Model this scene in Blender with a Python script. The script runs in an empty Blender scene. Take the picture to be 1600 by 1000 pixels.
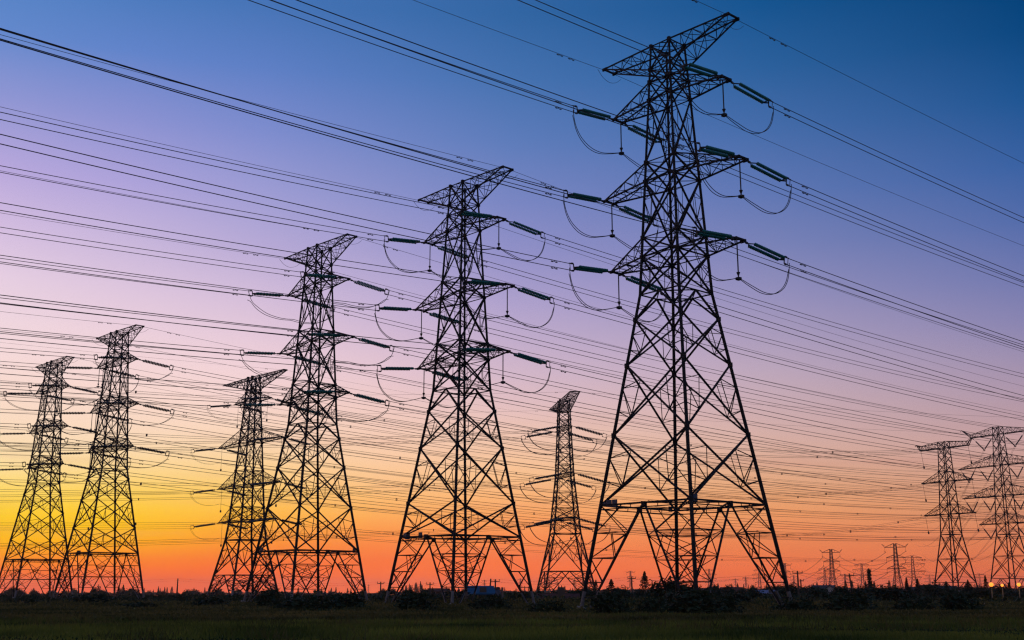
import bpy, math, random
import numpy as np
from mathutils import Vector, Matrix

random.seed(7)
RNG = np.random.default_rng(11)
R = math.radians
SC = bpy.context.scene
COL = SC.collection

# ------------------------------------------------------------------ camera
FPX, HOR, EYE = 1798.8, 921.8, 1.61          # focal length in pixels of a 1600 px wide frame, horizon row, eye height
PITCH = math.atan((HOR - 500.0) / FPX)
cam_d = bpy.data.cameras.new('camera')
cam = bpy.data.objects.new('camera', cam_d)
COL.objects.link(cam)
cam.location = (0, 0, EYE)
cam.rotation_euler = (math.pi / 2 + PITCH, 0, 0)
cam_d.sensor_width = 36.0
cam_d.lens = 36.0 * FPX / 1600.0
cam_d.clip_start = 0.1
cam_d.clip_end = 12000
SC.camera = cam

# ------------------------------------------------------------------ world: the sky after sunset, colours by compass direction and height
SKY = [
    (-26, [(0,(1.364,0.1407,0.0)),(0.7,(1.2358,0.2041,0.0)),(1.4,(1.1252,0.3359,0.0)),(2.1,(1.0926,0.525,0.0)),(2.9,(1.068,0.637,0.0024)),(3.7,(1.0527,0.6905,0.0536)),(4.6,(1.0358,0.7406,0.1914)),(5.5,(1.0192,0.7639,0.3637)),(6.5,(1.0052,0.7539,0.4742)),(7.5,(0.9921,0.7399,0.5426)),(9,(0.9696,0.7247,0.628)),(10.5,(0.9367,0.7156,0.7095)),(12,(0.8913,0.6952,0.7503)),(14,(0.8144,0.6353,0.7692)),(16.5,(0.6601,0.5098,0.7537)),(19,(0.4834,0.3927,0.7196)),(22,(0.2816,0.309,0.656)),(25,(0.1226,0.2477,0.605)),(28,(0.0789,0.219,0.5425))]),
    (-19.5, [(0,(1.364,0.1407,0.0)),(0.7,(1.2381,0.1807,0.0)),(1.4,(1.1145,0.2742,0.0069)),(2.1,(1.094,0.4494,0.0)),(2.9,(1.068,0.5776,0.0)),(3.7,(1.0527,0.6404,0.0368)),(4.6,(1.0416,0.6885,0.131)),(5.5,(1.0268,0.7196,0.2897)),(6.5,(1.0044,0.73,0.4481)),(7.5,(0.9878,0.7168,0.5406)),(9,(0.9724,0.712,0.6272)),(10.5,(0.9275,0.6878,0.6899)),(12,(0.8562,0.6446,0.7243)),(14,(0.7394,0.5715,0.7363)),(16.5,(0.5791,0.4691,0.7209)),(19,(0.4242,0.368,0.7063)),(22,(0.2573,0.2875,0.6431)),(25,(0.1208,0.23,0.5909)),(28,(0.0645,0.1903,0.4982))]),
    (-13, [(0,(1.364,0.1513,0.0)),(0.7,(1.2157,0.1575,0.0055)),(1.4,(1.0797,0.2087,0.0243)),(2.1,(1.0596,0.3024,0.0263)),(2.9,(1.0553,0.4231,0.0366)),(3.7,(1.0521,0.5399,0.0604)),(4.6,(1.0358,0.6089,0.146)),(5.5,(1.0209,0.6533,0.2537)),(6.5,(1.0055,0.6832,0.3884)),(7.5,(0.989,0.6925,0.5096)),(9,(0.9554,0.6821,0.6264)),(10.5,(0.899,0.6544,0.6909)),(12,(0.8058,0.5997,0.7057)),(14,(0.669,0.5186,0.7086)),(16.5,(0.482,0.4052,0.6774)),(19,(0.3482,0.3404,0.6629)),(22,(0.2089,0.2654,0.6201)),(25,(0.112,0.214,0.5582)),(28,(0.0596,0.1727,0.4671))]),
    (-6.5, [(0,(1.4227,0.1892,0.0078)),(0.7,(1.2194,0.191,0.0236)),(1.4,(1.0844,0.1999,0.0378)),(2.1,(1.0526,0.2599,0.0517)),(2.9,(1.0428,0.348,0.0739)),(3.7,(1.0384,0.4646,0.1133)),(4.6,(1.0284,0.5397,0.1999)),(5.5,(1.0126,0.5895,0.2977)),(6.5,(0.9875,0.621,0.3994)),(7.5,(0.9517,0.6286,0.4825)),(9,(0.8821,0.6025,0.564)),(10.5,(0.8064,0.5717,0.6388)),(12,(0.6909,0.5141,0.653)),(14,(0.549,0.4402,0.6606)),(16.5,(0.3831,0.3465,0.6262)),(19,(0.268,0.2925,0.6022)),(22,(0.1596,0.2359,0.5589)),(25,(0.0871,0.1921,0.4991)),(28,(0.0468,0.1553,0.422))]),
    (0, [(0,(1.4066,0.1835,0.0078)),(0.7,(1.2057,0.1915,0.0299)),(1.4,(1.0727,0.2027,0.0475)),(2.1,(1.0359,0.2597,0.069)),(2.9,(1.0231,0.3315,0.096)),(3.7,(1.0189,0.4092,0.1336)),(4.6,(1.0052,0.4808,0.1963)),(5.5,(0.9912,0.5507,0.2734)),(6.5,(0.9575,0.5797,0.366)),(7.5,(0.9024,0.5805,0.4507)),(9,(0.7815,0.5302,0.5392)),(10.5,(0.6626,0.4822,0.5913)),(12,(0.5586,0.4287,0.6052)),(14,(0.4331,0.3623,0.614)),(16.5,(0.2887,0.2835,0.577)),(19,(0.1946,0.2407,0.5458)),(22,(0.1111,0.2032,0.4964)),(25,(0.0596,0.1678,0.4356)),(28,(0.0321,0.1333,0.3692))]),
    (13, [(0,(1.2131,0.165,0.0078)),(0.7,(1.0609,0.1841,0.0342)),(1.4,(0.9243,0.2089,0.0643)),(2.1,(0.89,0.2405,0.0788)),(2.9,(0.8719,0.2893,0.106)),(3.7,(0.8636,0.3448,0.1363)),(4.6,(0.8208,0.3871,0.1899)),(5.5,(0.7746,0.4135,0.2535)),(6.5,(0.7221,0.4292,0.3359)),(7.5,(0.6676,0.4278,0.3941)),(9,(0.5874,0.4111,0.4555)),(10.5,(0.5057,0.3849,0.5029)),(12,(0.4138,0.3377,0.5081)),(14,(0.3061,0.2827,0.504)),(16.5,(0.1941,0.2258,0.4762)),(19,(0.1184,0.1869,0.4579)),(22,(0.0615,0.1522,0.4049)),(25,(0.0249,0.1192,0.3375)),(28,(0.0072,0.0891,0.2782))]),
    (26, [(0,(0.9354,0.1292,0.0078)),(0.7,(0.8352,0.1643,0.0465)),(1.4,(0.7709,0.1897,0.0717)),(2.1,(0.7481,0.2199,0.0938)),(2.9,(0.7119,0.2589,0.13)),(3.7,(0.6785,0.2914,0.1691)),(4.6,(0.6316,0.3045,0.2184)),(5.5,(0.5892,0.3186,0.2735)),(6.5,(0.5424,0.3302,0.3355)),(7.5,(0.4815,0.3161,0.3649)),(9,(0.3995,0.2963,0.4116)),(10.5,(0.3118,0.2604,0.4288)),(12,(0.2341,0.2239,0.4391)),(14,(0.1522,0.1845,0.427)),(16.5,(0.081,0.1473,0.4035)),(19,(0.0371,0.1191,0.3635)),(22,(0.0109,0.0894,0.2867)),(25,(0.0019,0.0623,0.2152)),(28,(0.0,0.0482,0.1748))]),
]

OUTER = {   # the sky outside the view: overhead and behind the camera, where dusk has already turned dark blue
    -75: [(0, (.40, .11, .06)), (6, (.55, .24, .10)), (14, (.35, .20, .20)), (30, (.07, .10, .24)), (60, (.07, .15, .32)), (90, (.045, .13, .31))],
    75: [(0, (.14, .07, .06)), (8, (.16, .11, .12)), (20, (.07, .08, .16)), (40, (.07, .14, .31)), (90, (.045, .13, .31))],
    180: [(0, (.16, .13, .14)), (10, (.18, .15, .17)), (25, (.12, .14, .20)), (50, (.06, .13, .28)), (90, (.045, .13, .31))],
}
world = bpy.data.worlds.new('World')
SC.world = world
world.use_nodes = True
wt = world.node_tree
wt.nodes.clear()
W = wt.nodes.new
wl = wt.links.new


def wmath(op, a, b=None):
    n = W('ShaderNodeMath')
    n.operation = op
    for i, q in enumerate((a, b)):
        if q is None:
            continue
        if isinstance(q, (int, float)):
            n.inputs[i].default_value = q
        else:
            wl(q, n.inputs[i])
    return n.outputs[0]


tc = W('ShaderNodeTexCoord')
sx = W('ShaderNodeSeparateXYZ')
wl(tc.outputs['Generated'], sx.inputs[0])
az = wmath('MULTIPLY', wmath('ARCTAN2', sx.outputs[0], sx.outputs[1]), 180 / math.pi)
el = wmath('MULTIPLY', wmath('ARCSINE', sx.outputs[2]), 180 / math.pi)
elf = wmath('MAXIMUM', wmath('DIVIDE', el, 90.0), 0.0)


def ramp(stops):
    n = W('ShaderNodeValToRGB')
    e = n.color_ramp.elements
    while len(e) < len(stops):
        e.new(0.5)
    for q, (deg, c) in zip(e, stops):
        q.position = deg / 90.0
    for q, (deg, c) in zip(e, stops):
        q.color = (c[0], c[1], c[2], 1)
    wl(elf, n.inputs[0])
    return n.outputs[0]


cols = []
for a_, row in SKY:
    top = row[-1][1]
    cols.append((a_, ramp(list(row) + [(45, (top[0] * .5, top[1] * .6, top[2] * .75)), (90, (.045, .13, .31))])))
cols = [(-180, ramp(OUTER[180])), (-75, ramp(OUTER[-75]))] + cols + [(75, ramp(OUTER[75])), (180, ramp(OUTER[180]))]
acc = cols[0][1]
for (a0, _c0), (a1, c1) in zip(cols[:-1], cols[1:]):
    mr = W('ShaderNodeMapRange')
    wl(az, mr.inputs['Value'])
    mr.inputs['From Min'].default_value = a0
    mr.inputs['From Max'].default_value = a1
    mx = W('ShaderNodeMix')
    mx.data_type = 'RGBA'
    wl(mr.outputs[0], mx.inputs[0])
    wl(acc, mx.inputs[6])
    wl(c1, mx.inputs[7])
    acc = mx.outputs[2]
cx = W('ShaderNodeCombineXYZ')
wl(wmath('MULTIPLY', az, .055), cx.inputs[0])
wl(wmath('MULTIPLY', el, .95), cx.inputs[1])
nz = W('ShaderNodeTexNoise')
nz.inputs['Scale'].default_value = 1.0
nz.inputs['Detail'].default_value = 4.0
wl(cx.outputs[0], nz.inputs['Vector'])


def wrange(v, a, b, c, d):
    n = W('ShaderNodeMapRange')
    n.interpolation_type = 'SMOOTHSTEP'
    wl(v, n.inputs['Value'])
    for k, q in zip(('From Min', 'From Max', 'To Min', 'To Max'), (a, b, c, d)):
        n.inputs[k].default_value = q
    return n.outputs[0]


streak = wmath('MULTIPLY', wrange(nz.outputs['Fac'], .50, .72, 0.0, .16), wmath('MULTIPLY', wrange(el, .3, 1.6, 0, 1), wrange(el, 5.0, 10.0, 1, 0)))
mx = W('ShaderNodeMix')
mx.data_type = 'RGBA'
wl(streak, mx.inputs[0])
wl(acc, mx.inputs[6])
mx.inputs[7].default_value = (.50, .20, .19, 1)
acc = mx.outputs[2]
bg = W('ShaderNodeBackground')
wl(acc, bg.inputs[0])
bg.inputs[1].default_value = 1.0
wo = W('ShaderNodeOutputWorld')
wl(bg.outputs[0], wo.inputs[0])
SC.view_settings.view_transform = 'Standard'
SC.view_settings.look = 'None'
SC.view_settings.exposure = 0.0
SC.view_settings.gamma = 1.0
SC.cycles.max_bounces = 4
SC.cycles.filter_width = 1.3


# ------------------------------------------------------------------ materials
def mat(name, rgb, rough=.7, metal=0.0, var=0.0, scale=2.0, spec=.5, emit=None, es=0.0, rgb2=None, trans=0.0, lucent=0.0):
    m = bpy.data.materials.new(name)
    m.use_nodes = True
    nt = m.node_tree
    b = nt.nodes['Principled BSDF']
    b.inputs['Base Color'].default_value = (*rgb, 1)
    b.inputs['Roughness'].default_value = rough
    b.inputs['Metallic'].default_value = metal
    b.inputs['Specular IOR Level'].default_value = spec
    if trans:
        b.inputs['Transmission Weight'].default_value = trans
    if emit:
        b.inputs['Emission Color'].default_value = (*emit, 1)
        b.inputs['Emission Strength'].default_value = es
    if var or rgb2:
        c2 = rgb2 or tuple(max(0, q * (1 - var)) for q in rgb)
        tcn = nt.nodes.new('ShaderNodeTexCoord')
        nz = nt.nodes.new('ShaderNodeTexNoise')
        nz.inputs['Scale'].default_value = scale
        nz.inputs['Detail'].default_value = 5
        nt.links.new(tcn.outputs['Object'], nz.inputs['Vector'])
        cr = nt.nodes.new('ShaderNodeValToRGB')
        cr.color_ramp.elements[0].position = .35
        cr.color_ramp.elements[1].position = .65
        cr.color_ramp.elements[0].color = (*c2, 1)
        cr.color_ramp.elements[1].color = (*rgb, 1)
        nt.links.new(nz.outputs['Fac'], cr.inputs[0])
        nt.links.new(cr.outputs[0], b.inputs['Base Color'])
    if lucent:
        tl = nt.nodes.new('ShaderNodeBsdfTranslucent')
        ms = nt.nodes.new('ShaderNodeMixShader')
        ms.inputs[0].default_value = lucent
        if b.inputs['Base Color'].is_linked:
            nt.links.new(b.inputs['Base Color'].links[0].from_socket, tl.inputs['Color'])
        else:
            tl.inputs['Color'].default_value = (*rgb, 1)
        nt.links.new(b.outputs[0], ms.inputs[1])
        nt.links.new(tl.outputs[0], ms.inputs[2])
        nt.links.new(ms.outputs[0], nt.nodes['Material Output'].inputs['Surface'])
    return m


M = dict(
    steel=mat('weathered_steel', (.024, .023, .026), .65, .0, .35, 1.5, .25),
    pale=mat('pale_steel_and_leg_highlight', (.21, .21, .225), .55, .1, .3, 3),  # lamp poles; on tower leg and strut ends it paints a highlight
    rod=mat('dark_rod', (.05, .05, .055), .6),
    wire=mat('wire', (.06, .06, .065), .6, .0, 0, 1, .3),
    glass=mat('green_glass_insulator', (.055, .43, .37), .2, 0, .15, 4, .6, lucent=.55),
    dark_ins=mat('dark_insulator', (.035, .04, .04), .4),
    concrete=mat('concrete', (.38, .36, .33), .9, 0, .3, 2),
    board=mat('sign_board', (.05, .09, .16), .5),
    grass=mat('grass_blade', (.26, .28, .045), .7, 0, 0, .16, .2, rgb2=(.05, .085, .016), lucent=.5),
    dry=mat('dry_weed', (.22, .17, .05), .8, 0, 0, .12, .2, rgb2=(.06, .075, .022), lucent=.4),
    leaf=mat('dark_leaf', (.045, .065, .025), .75, 0, 0, .5, .2, rgb2=(.025, .04, .018)),
    pale_leaf=mat('pale_leaf', (.34, .38, .07), .7, 0, 0, 1, .2, lucent=.5),
    conifer=mat('conifer_leaf', (.03, .045, .022), .8, 0, .4, .4, .2),
    bark=mat('bark', (.07, .055, .04), .9),
    yellow=mat('yellow_flower', (.40, .38, .06), .7),
    white=mat('white_flower', (.8, .78, .7), .7),
    wood=mat('pole_wood', (.10, .085, .07), .85, 0, .3, 2),
    wall=mat('render_wall', (.42, .40, .40), .85, 0, .25, .6),
    brickw=mat('brick_wall', (.24, .13, .10), .9, 0, .3, 1.5),
    white_wall=mat('white_wall', (.75, .72, .74), .8, 0, .15, .7),
    roof_red=mat('red_brown_roof', (.16, .05, .035), .8, 0, .3, 1.2, .1),
    roof_grey=mat('grey_roof', (.09, .085, .10), .7, 0, .25, 1.0, .1),
    roof_violet=mat('violet_grey_roof', (.30, .28, .42), .6, 0, .2, 1.0, .1),
    blue=mat('blue_roof_sheet', (.02, .10, .20), .6, 0, .2, .8),
    pane=mat('window_glass', (.03, .03, .04), .15),
    door=mat('door_paint', (.12, .09, .07), .6),
    lamp=mat('lit_lamp', (1, .6, .2), .5, 0, 0, 1, .5, (1.0, .31, .03), 1.6),
)


def ground_mat():
    m = bpy.data.materials.new('field_soil')
    m.use_nodes = True
    nt = m.node_tree
    b = nt.nodes['Principled BSDF']
    b.inputs['Roughness'].default_value = .95
    b.inputs['Specular IOR Level'].default_value = 0.0
    t = nt.nodes.new('ShaderNodeTexCoord')
    n1 = nt.nodes.new('ShaderNodeTexNoise')
    n1.inputs['Scale'].default_value = .12
    n1.inputs['Detail'].default_value = 8
    nt.links.new(t.outputs['Object'], n1.inputs['Vector'])
    cr = nt.nodes.new('ShaderNodeValToRGB')
    cr.color_ramp.elements[0].position = .35
    cr.color_ramp.elements[1].position = .66
    cr.color_ramp.elements[0].color = (.022, .028, .010, 1)
    cr.color_ramp.elements[1].color = (.045, .062, .020, 1)
    nt.links.new(n1.outputs['Fac'], cr.inputs[0])
    nt.links.new(cr.outputs[0], b.inputs['Base Color'])
    return m


# ------------------------------------------------------------------ mesh helpers
def frame(ax):
    ax = ax.normalized()
    u = ax.cross(Vector((0, 0, 1)))
    if u.length < 1e-3:
        u = Vector((1, 0, 0))
    u.normalize()
    return u, ax.cross(u).normalized()


class MB:
    def __init__(self):
        self.v, self.f = [], []

    def tube(self, pts, r, n=5, cap=True):
        pts = [Vector(p) for p in pts]
        rr = r if isinstance(r, (list, tuple)) else [r] * len(pts)
        b0 = len(self.v)
        u = None
        for i, p in enumerate(pts):
            a = pts[max(i - 1, 0)]
            b = pts[min(i + 1, len(pts) - 1)]
            ax = (b - a)
            if ax.length < 1e-9:
                ax = Vector((0, 0, 1))
            ax.normalize()
            if u is None:
                u, w = frame(ax)
            else:
                u = u - ax * u.dot(ax)
                u.normalize()
                w = ax.cross(u)
            for k in range(n):
                t = 2 * math.pi * (k + .5) / n
                self.v.append(p + (u * math.cos(t) + w * math.sin(t)) * rr[i])
        for i in range(len(pts) - 1):
            for k in range(n):
                k2 = (k + 1) % n
                self.f.append((b0 + i * n + k, b0 + i * n + k2, b0 + (i + 1) * n + k2, b0 + (i + 1) * n + k))
        if cap:
            self.f.append(tuple(b0 + k for k in range(n))[::-1])
            e = b0 + (len(pts) - 1) * n
            self.f.append(tuple(e + k for k in range(n)))
        return self

    def bar(self, p, q, r, n=4):
        return self.tube([p, q], r * 1.2 if n == 4 else r, n)

    def box(self, c, s, rz=0.0):
        c = Vector(c)
        b0 = len(self.v)
        for x in (-1, 1):
            for y in (-1, 1):
                for z in (-1, 1):
                    p = Vector((x * s[0] / 2, y * s[1] / 2, z * s[2] / 2))
                    if rz:
                        p = Matrix.Rotation(rz, 3, 'Z') @ p
                    self.v.append(c + p)
        for q in ((0, 1, 3, 2), (4, 6, 7, 5), (0, 4, 5, 1), (2, 3, 7, 6), (0, 2, 6, 4), (1, 5, 7, 3)):
            self.f.append(tuple(b0 + k for k in q))
        return self

    def face(self, pts):
        b0 = len(self.v)
        self.v += [Vector(p) for p in pts]
        self.f.append(tuple(range(b0, b0 + len(pts))))
        return self

    def mesh(self, name, m, smooth=False):
        me = bpy.data.meshes.new(name)
        me.from_pydata([tuple(q) for q in self.v], [], self.f)
        me.materials.append(m)
        if smooth:
            me.polygons.foreach_set('use_smooth', [True] * len(me.polygons))
        me.update()
        return me

    def build(self, name, m, parent=None, smooth=False):
        return put(name, self.mesh(name, m, smooth), parent)


def put(name, me, parent=None):
    o = bpy.data.objects.new(name, me)
    COL.objects.link(o)
    if parent is not None:
        o.parent = parent
    return o


def tag(o, label=None, cat=None, group=None, kind=None):
    for k, q in (('label', label), ('category', cat), ('group', group), ('kind', kind)):
        if q:
            o[k] = q
    return o


def thing(name, label, cat, loc=(0, 0, 0), rz=0.0, group=None):
    o = bpy.data.objects.new(name, None)
    COL.objects.link(o)
    o.location = loc
    o.rotation_euler = (0, 0, rz)
    o.empty_display_size = .5
    return tag(o, label, cat, group)


KIDS = {}


def copy_tree(o, parent=None):
    c = o.copy()
    COL.objects.link(c)
    if parent is not None:
        c.parent = parent
    for ch in [q for q in o.children]:
        copy_tree(ch, c)
    return c


def leaf_mesh(name, m, pts, size, flat=0.0, up=0.0):
    """many small leaf faces (quads bent to a diamond) at the given points"""
    n = len(pts)
    d = RNG.normal(size=(n, 3))
    d[:, 2] += up
    d /= np.linalg.norm(d, axis=1)[:, None]
    e = RNG.normal(size=(n, 3))
    e -= d * (d * e).sum(1)[:, None]
    e /= np.linalg.norm(e, axis=1)[:, None]
    s = (np.asarray(size) * RNG.uniform(.6, 1.3, n))[:, None]
    P = np.asarray(pts)
    V = np.stack([P - d * s, P + e * s * .45, P + d * s, P - e * s * .45], 1).reshape(-1, 3)
    return raw_mesh(name, m, V, np.arange(4 * n).reshape(n, 4))


def raw_mesh(name, m, V, F):
    k = F.shape[1]
    me = bpy.data.meshes.new(name)
    me.vertices.add(len(V))
    me.vertices.foreach_set('co', np.asarray(V, np.float32).ravel())
    me.loops.add(F.size)
    me.loops.foreach_set('vertex_index', F.astype(np.int32).ravel())
    me.polygons.add(len(F))
    me.polygons.foreach_set('loop_start', np.arange(0, F.size, k, dtype=np.int32))
    me.polygons.foreach_set('loop_total', np.full(len(F), k, np.int32))
    me.materials.append(m)
    me.update(calc_edges=True)
    me.validate()
    return me


CP, SP = math.cos(PITCH), math.sin(PITCH)


def at(px, py, Y):
    """the point seen at photo pixel (px, py) whose distance along the view is Y metres"""
    X, U = px - 800.0, 500.0 - py
    y = FPX * CP - U * SP
    return Vector((X * Y / y, Y, EYE + (U * CP + FPX * SP) * Y / y))


def lerp(a, b, t):
    return a + (b - a) * t


def gz(x, y):
    """ground height: flat field, falling very gently away to the north-west beyond it"""
    D = np.hypot(x, y)
    a = np.degrees(np.arctan2(x, y))
    k = np.interp(a, [-60, -10, -2, 6, 30, 60], [.0046, .0046, .0032, .0012, .0005, .0005])
    return np.minimum(0.0, 1.6 - k * D) * (np.asarray(y) > 0)


# ------------------------------------------------------------------ lattice towers


class Lattice:
    """square lattice tower in its own axes: x along the cross-arms, y along the line, z up from the ground"""

    def __init__(s, prof, rs=1.0):
        s.prof = prof                     # [(z, half width)] from the ground up
        s.rs = rs

    def w(s, z):
        p = s.prof
        for (z0, w0), (z1, w1) in zip(p[:-1], p[1:]):
            if z <= z1:
                return lerp(w0, w1, (z - z0) / (z1 - z0))
        return p[-1][1]

    def c(s, i, z):
        k = ((-1, -1), (1, -1), (1, 1), (-1, 1))[i % 4]
        w = s.w(z)
        return Vector((k[0] * w, k[1] * w, z))

    def toe(s, i, j, z):
        return s.c(i, z).lerp(s.c(j, z), .085)

    def mid(s, i, z):
        return (s.c(i, z) + s.c(i + 1, z)) / 2

    def ring(s, mb, z, r, diamond=False, cross=False):
        for i in range(4):
            mb.bar(s.c(i, z), s.c(i + 1, z), r * s.rs)
            if diamond:
                mb.bar(s.mid(i, z), s.mid(i + 1, z), r * .8 * s.rs)
        if cross:
            mb.bar(s.c(0, z), s.c(2, z), r * .7 * s.rs)
            mb.bar(s.c(1, z), s.c(3, z), r * .7 * s.rs)

    def xpanel(s, mb, z0, z1, r, red=0.0, leg_off=.0):
        """z0 above z1"""
        for i in range(4):
            a0, b0, a1, b1 = s.c(i, z0), s.c(i + 1, z0), s.c(i, z1), s.c(i + 1, z1)
            mb.bar(a0, b1, r * s.rs)
            mb.bar(b0, a1, r * s.rs)
            if red:
                q = red * s.rs
                for A0, A1, B0, B1 in ((a0, a1, b0, b1), (b0, b1, a0, a1)):
                    L1, L2 = A0.lerp(A1, .33), A0.lerp(A1, .66)
                    U_, D_ = A0.lerp(B1, .24), A1.lerp(B0, .27)
                    mb.bar(L1, U_, q)
                    mb.bar(L1, D_, q)
                    mb.bar(L2, D_, q)
                    mb.bar(U_, D_, q)

    def foot(s, mb, zp, r, rv, red, zb=.35, ring_at=None):
        fr = (.28, .53, .77)
        for i in range(4):
            m_ = s.mid(i, zp)
            for A0, A1, E in ((s.c(i, zp), s.c(i, zb), s.toe(i, i + 1, zb)), (s.c(i + 1, zp), s.c(i + 1, zb), s.toe(i + 1, i, zb))):
                mb.tube([m_, E], rv * s.rs, 6)
                mb.bar(A0.lerp(A1, .92), m_.lerp(E, .92), red * 1.5 * s.rs)
                prevL, prevV = A0, m_
                up = True
                for t in fr:
                    L, V = A0.lerp(A1, t), m_.lerp(E, t)
                    mb.bar(L, V, red * 1.3 * s.rs)
                    if up:
                        mb.bar(prevL, V, red * s.rs)
                        mb.bar(prevL.lerp(prevV, .5), L, red * s.rs)
                    else:
                        mb.bar(prevV, L, red * s.rs)
                        mb.bar(prevL.lerp(prevV, .5), V, red * s.rs)
                    up = not up
                    prevL, prevV = L, V
            # hip bracing: between the two neighbouring A-frames of each leg
            for t in (.28, .53):
                P = s.mid(i, zp).lerp(s.toe(i + 1, i, zb), t)
                Q = s.mid(i + 1, zp).lerp(s.toe(i + 1, i + 2, zb), t)
                mb.bar(P, Q, red * s.rs)
                P2 = s.mid(i, zp).lerp(s.toe(i + 1, i, zb), t + .24)
                Q2 = s.mid(i + 1, zp).lerp(s.toe(i + 1, i + 2, zb), t + .24)
                mb.bar(P, Q2, red * .9 * s.rs)
                mb.bar(Q, P2, red * .9 * s.rs)
            if ring_at:
                t = ring_at
                mb.bar(m_.lerp(s.c(i, zb), t), m_.lerp(s.c(i + 1, zb), t), red * 1.3 * s.rs)

    def arm(s, mb, sx, zb, zt, a, ztip, tipy, np_, rc=.075, rw=.032, rt=.06):
        Q = s.rs
        tips, bots, tops = {}, {}, {}
        for sy in (-1, 1):
            B0 = Vector((sx * s.w(zb), sy * s.w(zb), zb))
            T0 = Vector((sx * s.w(zt), sy * s.w(zt), zt))
            T = Vector((sx * a, sy * tipy, ztip))
            tips[sy] = T
            mb.bar(B0, T, rc * Q)
            mb.bar(T0, T, rt * Q)
            bots[sy] = [B0.lerp(T, k / np_) for k in range(np_ + 1)]
            tops[sy] = [T0.lerp(T, k / np_) for k in range(np_ + 1)]
            for k in range(np_):
                if k:
                    mb.bar(bots[sy][k], tops[sy][k], rw * Q)
                if k % 2 == 0:
                    mb.bar(tops[sy][k], bots[sy][k + 1], rw * Q)
                else:
                    mb.bar(bots[sy][k], tops[sy][k + 1], rw * Q)
        for k in range(np_):
            mb.bar(bots[-1][k], bots[1][k], rw * Q)
            mb.bar(bots[-1][k], bots[1][k + 1], rw * Q) if k % 2 == 0 else mb.bar(bots[1][k], bots[-1][k + 1], rw * Q)
            if k:
                mb.bar(tops[-1][k], tops[1][k], rw * Q)
            mb.bar(tops[-1][k], tops[1][k + 1], rw * Q * .9) if k % 2 else mb.bar(tops[1][k], tops[-1][k + 1], rw * Q * .9)
        mb.bar(tips[-1], tips[1], rc * 1.3 * Q)
        for sy in (-1, 1):
            mb.box(tips[sy] + Vector((-sx * .15, 0, -.05)), (.55, .16, .26))
        # gusset plates at the root
        for sy in (-1, 1):
            for z in (zb, zt):
                mb.box((sx * s.w(z), sy * s.w(z), z), (.28 * Q, .28 * Q, .34 * Q))

    def legs(s, root, r0, r1, zcut=1.5):
        n = len(s.prof)
        zt = s.prof[-1][0]
        for i in range(4):
            zs = [zcut] + [z for z, _ in s.prof[1:]]
            s_ = MB().tube([s.c(i, z) for z in zs], [lerp(r0, r1, z / zt) * s.rs for z in zs], 8)
            leg = s_.build('leg', M['steel'], root)
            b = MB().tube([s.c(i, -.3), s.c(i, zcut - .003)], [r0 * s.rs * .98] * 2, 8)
            b.build('leg_highlight', M['pale'], leg)  # lower leg drawn paler, its highlight put into the colour
            f = MB().tube([s.c(i, -.5), s.c(i, .28)], [.55, .42], 8)
            f.build('footing', M['concrete'], leg)


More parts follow.
